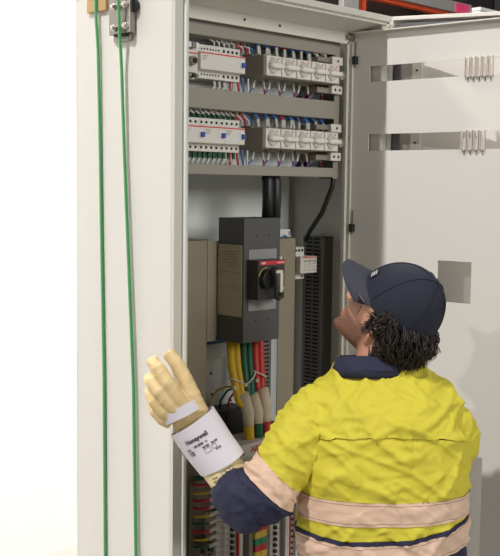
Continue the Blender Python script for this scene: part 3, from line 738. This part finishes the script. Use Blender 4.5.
# torso: yellow / tape / yellow / piping / tape / navy, the lower ones rising to his right
def lev(z0, kx, k2=0): return lambda V: V[:,2]-(z0+kx*frame(V)[:,0]+k2*frame(V)[:,0]**2+.004*nz(frame(V), (6, 6, 0), 3))
l1, l2, l3, l4 = lev(ZB1, .02), lev(ZB1b, .03), lev(ZB2+.004, .10, .45), lev(ZB2-.006, .10, .45)
l5 = lev(ZB2-.060, .12, .3)
(Va, Fa), (Vc, Fc) = cut(Vb, Fb, l1(Vb))
yoke = lambda V_: V_[:,2]-(ZY-.02*frame(V_)[:,0]**2/.04+.003*nz(frame(V_), (5, 5, 0), 8))
(Vy, Fy), (Va, Fa) = cut(Va, Fa, yoke(Va)); fy = fields(Vy); Y += [(Vy+vnormals(Vy, Fy)*(.0035*np.clip(-np.maximum(fy[3], fy[4])/.18, 0, 1))[:,None], Fy), (Va, Fa)]
(Va, Fa), (Vc, Fc) = cut(Vc, Fc, l2(Vc)); B1 = (off(Va, Fa, .002), Fa)
(Va, Fa), (Vc, Fc) = cut(Vc, Fc, l3(Vc)); Y.append((Va, Fa))
(Va, Fa), (Vc, Fc) = cut(Vc, Fc, l4(Vc)); NV.append((off(Va, Fa, .003), Fa))
(Va, Fa), (Vc, Fc) = cut(Vc, Fc, l5(Vc)); B2 = (off(Va, Fa, .002), Fa); NV.append((Vc, Fc))
def join(ls):
    v = []; f = []; o = 0
    for a, b in ls: v.append(a); f.append(b+o); o += len(a)
    return np.concatenate(v), np.concatenate(f)
shirt = mkobj('shirt', *join(Y), yel, man, smooth='all')
mkobj('navy_panel', *join(NV), navy, shirt, smooth='all')
def stitched(b, top, low):
    Vx, Fx = b; keep = []; st = []
    (Va, Fa), (Vx, Fx) = cut(Vx, Fx, top(Vx)+.006); keep.append((Va, Fa)); (Va, Fa), (Vx, Fx) = cut(Vx, Fx, top(Vx)+.0072); st.append((Va, Fa))
    (Va, Fa), (Vx, Fx) = cut(Vx, Fx, low(Vx)-.0072); keep.append((Va, Fa)); (Va, Fa), (Vx, Fx) = cut(Vx, Fx, low(Vx)-.006); st.append((Va, Fa)); keep.append((Vx, Fx))
    return join(keep), join(st)
B1, S1 = stitched(B1, l1, l2); B2, S2 = stitched(B2, l4, l5)
for b in (S1, S2): mkobj('stitching', *b, mat('stitch_thread', (120, 92, 78), .8), shirt, smooth='all')
for b, nm in ((B1, 'reflective_band'), (B2, 'reflective_band'), (TP[0], 'sleeve_band'), (TP[1], 'sleeve_band')): mkobj(nm, *b, tape, shirt, smooth='all')
# collar
c0 = PX(370, 370, 2.49)
def collar_ring(c, rx, ry, dz, n=44):
    out = []
    for j in range(n):
        a = 2*math.pi*j/n; out.append(c+XR*rx*math.cos(a)+YA*ry*math.sin(a)+ZU*(dz-.010*math.sin(a)))
    return out
m = MB(); m.loft([collar_ring(c0, .098, .088, -.016), collar_ring(c0, .094, .084, .004), collar_ring(c0, .080, .071, .034), collar_ring(c0, .076, .067, .036), collar_ring(c0, .074, .065, .0), collar_ring(c0, .08, .07, -.012)], cap=False, closed=True)
m.build('collar', navy, shirt, smooth='all')

# ---- head axes
def basis(pitch, yaw, roll=0):
    fhz = -XR*math.cos(yaw)+YA*math.sin(yaw)
    f = fhz*math.cos(pitch)+ZU*math.sin(pitch); u = -fhz*math.sin(pitch)+ZU*math.cos(pitch); r = np.cross(f, u)
    return f, u*math.cos(roll)-r*math.sin(roll), r*math.cos(roll)+u*math.sin(roll)
HC = PX(393, 313, 2.47); hf, hu, hr = basis(R(38), R(20), R(8))
def HP(r, f, u): return HC+hr*r+hf*f+hu*u
# head rings: u, front, back, half width
HEADR = [(-.128, .078, -.020, .022), (-.120, .093, .005, .034), (-.105, .098, .035, .048), (-.085, .096, .060, .056), (-.06, .095, .078, .062), (-.035, .095, .088, .067), (-.01, .094, .094, .071), (.02, .095, .098, .074), (.04, .088, .096, .072), (.065, .072, .084, .062), (.08, .054, .062, .048), (.09, .033, .040, .030), (.094, .012, .015, .010)]
def head_mb():
    n = 64; rings = []; U = np.array([h[0] for h in HEADR])
    us = np.concatenate([np.linspace(-.128, .05, 60), np.linspace(.053, .094, 14)])
    g = lambda u, u0, s: math.exp(-((u-u0)/s)**2)
    for u in us:
        fr, bk, hw = (np.interp(u, U, [h[k] for h in HEADR]) for k in (1, 2, 3)); ring = []
        for j in range(n):
            a = 2*math.pi*j/n; ca, sa = math.cos(a), math.sin(a)     # ca: to his right, sa: forward
            e = 2.25; x = hw*np.sign(ca)*abs(ca)**(2/e); y = (fr if sa > 0 else bk)*np.sign(sa)*abs(sa)**(2/e)
            if sa > 0:
                G = math.exp(-(x/.0125)**2); G2 = math.exp(-(x/.024)**2)
                nose = np.interp(u, [-.058, -.050, -.042, -.02, .0, .018], [0, .014, .027, .021, .010, 0])
                y += nose*math.exp(-(x/(.012 if u > -.03 else .016))**2)
                y += .007*g(u, -.070, .006)*G2+.007*g(u, -.083, .007)*G2-.005*g(u, -.0765, .0022)*G2-.004*g(u, -.096, .006)*G2+.010*g(u, -.117, .012)*G2
                y -= .008*g(u, -.008, .011)*(math.exp(-((x-.031)/.014)**2)+math.exp(-((x+.031)/.014)**2))
                y += .005*g(u, .012, .008)*math.exp(-(x/.05)**2)
                y += .003*g(u, -.03, .02)*(math.exp(-((x-.042)/.014)**2)+math.exp(-((x+.042)/.014)**2))
            ring.append(HP(x, y, u))
        rings.append(ring)
    return MB().loft(rings)
def ear_mb(s):
    m = MB(); pts = []
    for k in range(9):
        a = R(-70+k*27); pts.append(HP(s*(.072+.012*math.sin(R(k*22))), -.006-.014*math.cos(a)*-1-.004, -.050+.030*math.sin(a)))
    m.tube(pts, [.006, .0065, .006, .0055, .005, .005, .005, .005, .004], 8)
    m.tube([HP(s*.064, .004, -.026), HP(s*.071, -.002, -.05), HP(s*.068, .003, -.08)], [.009, .011, .008], 8)
    return m
neck = MB().tube([PX(376, 392, 2.48), PX(378, 372, 2.482), PX(382, 348, 2.478), PX(390, 325, 2.472)], [.064, .060, .059, .060], 24)
def hand_fingers(base, dirv, side, pal, s=1, curl=.6):
    """palm and five fingers; dirv to the fingertips, side towards the thumb, pal out of the palm"""
    m = [MB().tube([base-dirv*.03, base, base+dirv*.045, base+dirv*.088], [.026, .030, .042, .040], 16, flat=(pal, .42))]
    for k, (o, ln) in enumerate(((.030, .073), (.010, .082), (-.011, .076), (-.031, .060))):
        p = base+dirv*.085+side*o; d = dirv; pts = [p-dirv*.02, p]; 
        for j, fr in enumerate((.45, .32, .26)):
            d = d*math.cos(curl*.6)+pal*math.sin(curl*.6); d /= np.linalg.norm(d); p = p+d*ln*fr; pts.append(p)
        m.append(MB().tube(pts, [.0098, .0098, .0092, .0085, .0068], 10))
    p = base+dirv*.015+side*.03
    m.append(MB().tube([base+dirv*.01, p, p+side*.028+dirv*.03+pal*.012, p+side*.034+dirv*.062+pal*.025], [.014, .0135, .011, .0085], 10))
    return m
WL = PX(206, 448, 2.458); dl = PX(183, 408, 2.45)-WL; dl /= np.linalg.norm(dl)
WR = PX(402, 482, 2.865); dr_ = np.array(YA)*.8-XR*.55+ZU*.1; dr_ /= np.linalg.norm(dr_); sr_ = np.cross(dr_, ZU); sr_ /= -np.linalg.norm(sr_); pr_ = np.cross(sr_, dr_)
if pr_[2] > 0: pr_ = -pr_
def leg(s, sh=0):
    h = ORG+XR*s*.095; return MB().tube([h+ZU*.98, h+ZU*.86, h+XR*s*.012+ZU*.50, h+XR*s*.02+ZU*.28, h+XR*s*.025+ZU*.08], [.098-sh, .096-sh, .064-sh, .058-sh, .043-sh], 20)
hipb = MB().loft([eyering(ORG+ZU*z, rx, ry) for z, rx, ry in ((.80, .15, .10), (.88, .185, .125), (1.0, .18, .12), (1.10, .17, .11))])
BV, BF = remesh([torso(.018, 11), neck, head_mb(), ear_mb(1), ear_mb(-1), MB().tube(LA, [r-.018 for r in LR], 16), MB().tube([LA[-2], WL, WL+dl*.05], [.036, .030, .030], 16), MB().tube(RA, [r-.016 for r in RR], 16), MB().tube([RA[-1], WR], [.034, .028], 16), hipb, leg(-1, .014), leg(1, .014),
                 MB().tube([ORG-XR*.12+ZU*.09, ORG-XR*.12+ZU*.04, ORG-XR*.12+YA*.12+ZU*.03], [.036, .036, .03], 12), MB().tube([ORG+XR*.12+ZU*.09, ORG+XR*.12+ZU*.04, ORG+XR*.12+YA*.12+ZU*.03], [.036, .036, .03], 12)]
                + hand_fingers(WR, dr_, sr_, pr_, 1, .5), .0042, 3)
print('body verts', len(BV))
body = mkobj('body', BV, BF, skin, man, smooth='all')
# stubble: real hair colour on the jaw, kept as a colour attribute of the skin
d = BV-HC; a_f, a_u, a_r = d@hf, d@hu, d@hr
st = np.clip((-.045-a_u)/.02, 0, 1)*np.clip((a_u+.19)/.03, 0, 1)*np.clip((a_f+.01)/.03, 0, 1)
st *= 1-.8*np.exp(-((a_u+.077)/.007)**2)*np.exp(-(a_r/.022)**2)*(a_f > .08)
lips = np.exp(-((a_u+.0765)/.009)**2)*np.exp(-(a_r/.024)**2)*(a_f > .085)
at = body.data.color_attributes.new('hair_amount', 'FLOAT_COLOR', 'POINT')
at.data.foreach_set('color', np.stack([st, lips, st*0, st*0+1], 1).astype(np.float32).ravel())
nt = skin.node_tree; bs = nt.nodes['Principled BSDF']; src = bs.inputs['Base Color'].links[0].from_socket
an = nt.nodes.new('ShaderNodeAttribute'); an.attribute_name = 'hair_amount'; sp = nt.nodes.new('ShaderNodeSeparateColor'); nt.links.new(an.outputs['Color'], sp.inputs[0])
nn = nt.nodes.new('ShaderNodeTexNoise'); nn.inputs['Scale'].default_value = 420; at.data.foreach_set('color', np.stack([st*1.6, lips, st*0, st*0+1], 1).astype(np.float32).ravel()); mu = nt.nodes.new('ShaderNodeMath'); mu.operation = 'MULTIPLY'; nt.links.new(sp.outputs[0], mu.inputs[0]); nt.links.new(nn.outputs['Fac'], mu.inputs[1])
mx = nt.nodes.new('ShaderNodeMix'); mx.data_type = 'RGBA'; nt.links.new(mu.outputs[0], mx.inputs[0]); nt.links.new(src, mx.inputs[6]); mx.inputs[7].default_value = (lin(92), lin(64), lin(50), 1)
mx2 = nt.nodes.new('ShaderNodeMix'); mx2.data_type = 'RGBA'; nt.links.new(sp.outputs[1], mx2.inputs[0]); nt.links.new(mx.outputs[2], mx2.inputs[6]); mx2.inputs[7].default_value = (lin(190), lin(112), lin(100), 1)
nt.links.new(mx2.outputs[2], bs.inputs['Base Color'])
# eyes and brows
for s in (-1, 1):
    bm = bmesh.new(); bmesh.ops.create_uvsphere(bm, u_segments=16, v_segments=12, radius=.012)
    vs = [HP(s*.031+p.co.x, .080+p.co.y, -.008+p.co.z) for p in bm.verts]; bm.verts.index_update(); fs = [tuple(p.index for p in f.verts) for f in bm.faces]; bm.free()
    ey = mkobj('eye', vs, fs, mat('eye_white', (232, 226, 220), .2), man, smooth='all')
    MB().cyl(HP(s*.031, .0905, -.008), HP(s*.031, .0925, -.008), .0055, 14).build('iris', mat('iris_brown', (70, 48, 34), .2), ey)
    MB().tube([HP(s*.016, .099, .010), HP(s*.031, .098, .014), HP(s*.046, .089, .010)], [.003, .004, .002], 8).build('eyebrow', hairm, man)
# safety glasses
glass = mat('clear_lens', (235, 240, 240), .05, 0); glass.node_tree.nodes['Principled BSDF'].inputs['Transmission Weight'].default_value = 1; glass.node_tree.nodes['Principled BSDF'].inputs['IOR'].default_value = 1.12
gl = None
rows = []
for u in np.linspace(-.040, .004, 8):
    row = []
    for k in range(25):
        a = R(-78+k*6.5); row.append(HP(.074*math.sin(a), .050+.060*math.cos(a)-abs(u)*.12, u-.004*(1-math.cos(a))))
    rows.append(row)
v = [p for r_ in rows for p in r_]; f = [(i*25+j, i*25+j+1, (i+1)*25+j+1, (i+1)*25+j) for i in range(7) for j in range(24)]
gl = mkobj('safety_glasses', v, f, glass, man, smooth='all'); sd = gl.modifiers.new('s', 'SOLIDIFY'); sd.thickness = .0018
fr = mat('glasses_frame', (120, 104, 94), .3)
for e in (rows[0], rows[-1]): MB().tube(e, .0010, 6).build('lens_rim', fr, gl)
for s in (-1, 1): MB().tube([HP(s*.0725, .062, -.006), HP(s*.077, .03, -.008), HP(s*.078, -.02, -.010)], .0016, 6).build('temple_arm', fr, gl)

# ---- cap
CC = PX(406, 306, 2.455); cf, cup, crr = basis(R(49), R(20), R(14))
def CP(r, f, u): return CC+crr*r+cf*f+cup*u
rings = []; n = 48
for k in range(15):
    t = k/14; ph = t*math.pi/2
    rad = math.cos(ph)**.82 if k < 14 else .0; u = -.018+.120*math.sin(ph)**1.05
    rings.append([CP(.087*max(rad, .02)*math.cos(2*math.pi*j/n), (.112 if math.sin(2*math.pi*j/n) > 0 else .104)*max(rad, .02)*math.sin(2*math.pi*j/n)+.004*(1-t), u+((1-t)*(-.010*max(math.sin(2*math.pi*j/n), 0)+.022*min(math.sin(2*math.pi*j/n), 0))-.014*(1-t)*math.cos(2*(2*math.pi*j/n))*.5)) for j in range(n)])
lo = [p-cup*.006 for p in rings[0]]
cap = MB().loft([lo]+rings).build('cap', capm, man, smooth='all')
def crown(th, t, out=.0015):
    ph = t*math.pi/2; rad = math.cos(ph)**.82; u = -.018+.120*math.sin(ph)**1.05; s_ = math.sin(th)
    return CP((.087*rad+out)*math.cos(th), ((.112 if s_ > 0 else .104)*rad+out)*s_+.004*(1-t), u+out*t+(1-t)*(-.010*max(s_, 0)+.022*min(s_, 0))-.007*(1-t)*math.cos(2*th))
for k in range(6):
    th = math.pi/6+k*math.pi/3
    MB().tube([crown(th, t, .0006) for t in np.linspace(.02, .97, 16)], .0016, 6).build('panel_seam', capm, cap)
MB().tube([CP(0, 0, .099), CP(0, 0, .107)], [.009, .006], 14).build('button', capm, cap, smooth=True)
# brim
top = []; bot = []; NB = 21; rows = 9
for i in range(rows):
    t = i/(rows-1); rt_, rb_ = [], []
    for j in range(NB):
        a = R(-68+136*j/(NB-1)); sx = math.sin(a)
        base_r, base_f = .086*sx*1.0, .112*math.cos(a)
        ext = .070*(math.cos(a*.98)**.55 if abs(a) < 1.55 else 0)
        p = (base_r*(1-.06*t), base_f+ext*t, -.022-.030*t-.014*(sx*sx)*(.5+.5*t)+.004)
        rt_.append(CP(*p)); rb_.append(CP(p[0], p[1], p[2]-.004))
    top.append(rt_); bot.append(rb_)
v = [p for r_ in top for p in r_]+[p for r_ in bot for p in r_]; o_ = rows*NB; f = []
for i in range(rows-1):
    for j in range(NB-1):
        a, b, c, d_ = i*NB+j, i*NB+j+1, (i+1)*NB+j+1, (i+1)*NB+j; f += [(a, b, c, d_), (a+o_, d_+o_, c+o_, b+o_)]
edge = [j for j in range(NB)][::-1]+[i*NB for i in range(1, rows)]+[(rows-1)*NB+j for j in range(1, NB)]+[i*NB+NB-1 for i in range(rows-2, 0, -1)]
for a, b in zip(edge, edge[1:]+edge[:1]): f.append((a, b, b+o_, a+o_))
mkobj('brim', v, f, mat('lit_brim_twill', (56, 57, 68), .85, bump=.25, bscale=900), cap, smooth=True)  # cap twill made paler, light on the brim put into its colour
# badge on the crown beside the brim, strap lettering at the back
def crown_patch(name, th0, th1, t0, t1, m_, out, par, nth=8, nt_=4):
    vs = [crown(th0+(th1-th0)*i/nth, t0+(t1-t0)*j/nt_, out) for j in range(nt_+1) for i in range(nth+1)]
    fs = [(j*(nth+1)+i, j*(nth+1)+i+1, (j+1)*(nth+1)+i+1, (j+1)*(nth+1)+i) for j in range(nt_) for i in range(nth)]
    return mkobj(name, vs, fs, m_, par)
crown_patch('badge', R(104), R(118), .08, .22, mat('badge_navy', (26, 28, 44), .8), .0022, cap)
for k in range(3):
    for j in range(3):
        crown_patch('badge_mark', R(106.5+j*3.6), R(109+j*3.6), .105+k*.035, .128+k*.035, whtx, .0032, cap, 2, 2)
hs = [crown(R(a), -.0, .002)-cup*.012 for a in range(205, 336, 6)]
MB().tube(hs, .010, 8, flat=(cf, .3)).build('back_strap', capm, cap, smooth=True)
for k in range(9):
    a = R(222+k*7); p = crown(a, .0, .006)-cup*.010; t_ = crown(a+R(3), 0, .006)-cup*.010-p
    MB().tube([p, p+t_], .0022, 5).build('strap_lettering', mat('strap_print', (150, 152, 165), .6), cap)

# ---- curly hair below the cap
m = MB(); n = 40; rg = []
for u, sc in ((.02, 1.06), (-.02, 1.09), (-.05, 1.08), (-.075, 1.0), (-.095, .8)):
    fr, bk, hw = (np.interp(u, [h[0] for h in HEADR], [h[k] for h in HEADR]) for k in (1, 2, 3))
    rg.append([HP(hw*sc*math.cos(a), (.02*math.sin(a) if math.sin(a) > 0 else max(bk, .06)*sc*math.sin(a)), u) for a in [2*math.pi*j/n for j in range(n)]])
hair = m.loft(rg).build('hair', hairm, man, smooth='all')
m = MB(); random.seed(21)
for k in range(1500):
    a = R(random.uniform(166, 374)); a = a if a < 2*math.pi else a-2*math.pi      # from the temples round the back
    u0 = random.uniform(-.088, .03)
    hw = np.interp(u0, [h[0] for h in HEADR], [h[3] for h in HEADR])+.005; bk = max(.06, np.interp(u0, [h[0] for h in HEADR], [h[2] for h in HEADR]))+.005
    p = HP(hw*math.cos(a), (bk if math.sin(a) < 0 else .06)*math.sin(a), u0)
    outd = hr*math.cos(a)+hf*math.sin(a); outd /= np.linalg.norm(outd); ln = random.uniform(.032, .066)
    if math.sin(a) > -.12:
        if u0 < -.03: continue
        ln *= .55
    drop = -ZU*.7-hu*.4-hf*.15+outd*random.uniform(0, .32); drop /= np.linalg.norm(drop)
    s1 = np.cross(drop, outd); s1 /= np.linalg.norm(s1); s2 = np.cross(drop, s1); ph = random.random()*6.28; cr_ = random.uniform(.003, .008); tw = random.uniform(4, 8)*random.choice((-1, 1)); pts = []
    for i in range(9):
        t = i/8; g = cr_*min(1, t*2.5); pts.append(p+drop*ln*t+outd*.012*math.sin(t*2.8)+s1*g*math.cos(ph+tw*t)+s2*g*math.sin(ph+tw*t))
    m.tube(pts, [.0018*(1-.75*(i/8)**2) for i in range(9)], 4)
m.build('curls', hairm, hair, smooth='all')
m = MB()
for k in range(90):
    p = HP(-random.uniform(.066, .073), random.uniform(-.008, .030), random.uniform(-.05, .01)); dn = -hu*.8+hf*random.uniform(-.3, .3)-hr*.15
    pts = [p+dn*.022*t-hr*.004*math.sin(t*9+k)+hf*.004*math.cos(t*8+k) for t in np.linspace(0, 1, 6)]
    m.tube(pts, [.0016, .0016, .0015, .0013, .001, .0006], 4)
m.build('sideburn', hairm, hair, smooth='all')

# ---- left glove: leather hand, wrist strap, white over-cuff, cream gauntlet
def fing(pts): return MB().tube([PX(*q[:3]) for q in pts], [q[3]*1.08 for q in pts], 14)
G = [fing([(197, 412, 2.454, .024), (192, 396, 2.452, .0205), (185, 379, 2.456, .0170), (177, 364, 2.466, .0155), (169, 353, 2.480, .0145)]),
     fing([(186, 410, 2.440, .018), (177, 398, 2.428, .0172), (168, 384, 2.422, .0166), (159, 370, 2.440, .0160), (152, 361, 2.470, .0148)]),
     fing([(179, 414, 2.440, .018), (169, 404, 2.426, .0168), (159, 392, 2.422, .0160), (152, 382, 2.442, .0152), (149, 378, 2.475, .0132)]),
     fing([(173, 418, 2.444, .017), (163, 411, 2.432, .0152), (155, 402, 2.432, .0148), (151, 395, 2.452, .0138), (150, 391, 2.480, .0125)]),
     fing([(170, 421, 2.452, .017), (162, 418, 2.444, .0148), (156, 412, 2.448, .0140), (153, 406, 2.470, .0128)])]
axd = PX(183, 402, 2.45)-PX(206, 440, 2.458); axd /= np.linalg.norm(axd); acr = np.cross(axd, YA); acr /= np.linalg.norm(acr)
if acr@XR < 0: acr = -acr
nrm_ = np.cross(acr, axd); nrm_ = -nrm_ if nrm_@YA < 0 else nrm_
pal = MB().tube([PX(176, 403, 2.452), PX(184, 409, 2.452), PX(189, 415, 2.455), PX(195, 424, 2.458), PX(204, 438, 2.46)], [.030, .042, .049, .046, .043], 24, flat=(nrm_, .55))
GV, GF = remesh(G+[pal], .0030, 3)
gq = GV@np.stack([acr, axd, nrm_], 1); gn = vnormals(GV, GF)
gw = .0010*np.clip(ridge(nz(gq, (14, 40, 14), 2)), 0, 1)**3+.0014*np.clip(ridge(nz(gq, (40, 22, 22), 7)), 0, 1)**2
GV = GV+gn*gw[:,None]
glove = mkobj('glove', GV, GF, leather, man, smooth='all')
def ringc(c, w, th, tilt=0, n=48):
    return [c+acr*w*math.cos(2*math.pi*j/n)+nrm_*th*math.sin(2*math.pi*j/n)+axd*tilt*math.cos(2*math.pi*j/n) for j in range(n)]
A0 = PX(178, 407, 2.455)
def cone(rows, name, m_, par, thick=.002):
    rg = [ringc(PX(*r[:3]), r[3], r[4], r[5] if len(r) > 5 else 0) for r in rows]; ins = [ringc(PX(*r[:3]), r[3]-thick, r[4]-thick, r[5] if len(r) > 5 else 0) for r in rows][::-1]
    return MB().loft(rg+ins, cap=False, closed=True).build(name, m_, par, smooth=True)
cone([(177, 406, 2.452, .0560, .0380, -.004), (183, 415, 2.453, .0545, .0380, -.004)], 'wrist_strap', cuffm, glove)
CU = [(192, 421, 2.456, .0630, .043, .004), (199, 431, 2.456, .0625, .045, .003), (209, 446, 2.453, .0615, .050, 0), (222, 463, 2.446, .0600, .054, -.002)]
cuff = cone(CU, 'cuff', cuffm, glove)
gaunt = cone([(206, 447, 2.452, .046, .042), (219, 464, 2.446, .0490, .046), (233, 481, 2.426, .0515, .050)], 'gauntlet', rubber, glove)
def on_cone(rows, ext):
    P = [PX(*r[:3]) for r in rows]; a, b = P[0], P[-1]; L_ = np.linalg.norm(b-a); ax = (b-a)/L_
    ts = [np.linalg.norm(p-a) for p in P]
    def fn(s, t):
        """s metres round the cuff from the centre of its visible side, t metres down it"""
        c = np.array([np.interp(t, ts, [p[i] for p in P]) for i in range(3)]); w_ = np.interp(t, ts, [r[3] for r in rows])+ext; h_ = np.interp(t, ts, [r[4] for r in rows])+ext
        a_ = s/w_; return c+acr*w_*math.sin(a_)-nrm_*h_*math.cos(a_)
    return fn
fc = on_cone(CU, .0016); fg = on_cone([(206, 447, 2.452, .046, .042), (219, 464, 2.446, .0490, .046), (233, 481, 2.426, .0515, .050)], .0014)
ink = mat('cuff_ink', (66, 60, 66), .7)
def ctext(s_, size, s0, t0, bold=.0004, fn=fc): text('cuff_print', s_, size, ink, lambda u, q_: fn(s0+u, t0-q_), cuff if fn is fc else gaunt, bold)
ctext('Honeywell', .0145, -.008, .034, .0006)
ctext('2012898  11', .0075, -.006, .050)
ctext('CE', .013, -.040, .063, .0005); ctext('0321', .006, -.042, .053)
ctext('EN 388', .0055, .002, .060); ctext('EN 420', .0055, .026, .060); ctext('3121X', .0055, .026, .078)
def rect(s0, t0, w_, h_, fn, par, name='printed_box', l=.0009):
    v = []; f = []
    for (a, b, c, d_) in ((s0, t0, s0+w_, t0+l), (s0, t0+h_-l, s0+w_, t0+h_), (s0, t0, s0+l, t0+h_), (s0+w_-l, t0, s0+w_, t0+h_)):
        k = len(v); v += [fn(a, b), fn(c, b), fn(c, d_), fn(a, d_)]; f.append((k, k+1, k+2, k+3))
    mkobj(name, v, f, ink, par)
rect(-.006, .064, .016, .012, fc, cuff); rect(.014, .064, .012, .010, fc, cuff)
rect(-.002, .061, .012, .016, fg, gaunt); rect(.010, .061, .012, .016, fg, gaunt); rect(.022, .061, .010, .012, fg, gaunt)
ctext('CE 0120', .006, -.022, .076, .0003, fg); ctext('Class 00', .0045, -.022, .067, .0002, fg)
# right glove on the hidden hand
RV, RF = remesh(hand_fingers(WR, dr_, sr_, pr_, 1, .5)+[MB().tube([WR-dr_*.07, WR], [.036, .034], 14)], .004, 3)
RV = RV+vnormals(RV, RF)*.004
mkobj('glove', RV, RF, leather, man, smooth='all')
# trousers and boots
TV, TF = remesh([hipb, leg(-1), leg(1)], .009, 4)
mkobj('trousers', TV, TF, navy, man, smooth='all')
for s in (-1, 1):
    h = ORG+XR*s*.12
    bt = MB().tube([h+ZU*.16, h+ZU*.09, h+YA*.02+ZU*.055, h+YA*.10+ZU*.045, h+YA*.17+ZU*.036], [.052, .05, .052, .046, .03], 16).build('boot', bootm, man, smooth='all')
    MB().box((-.045, -.055, 0), (.045, .2, .022)).build('sole', blackp, bt, bevel=.006, xf=lambda V_, h=h: h+np.outer(V_[:,0], XR)+np.outer(V_[:,1], YA)+np.outer(V_[:,2], ZU))
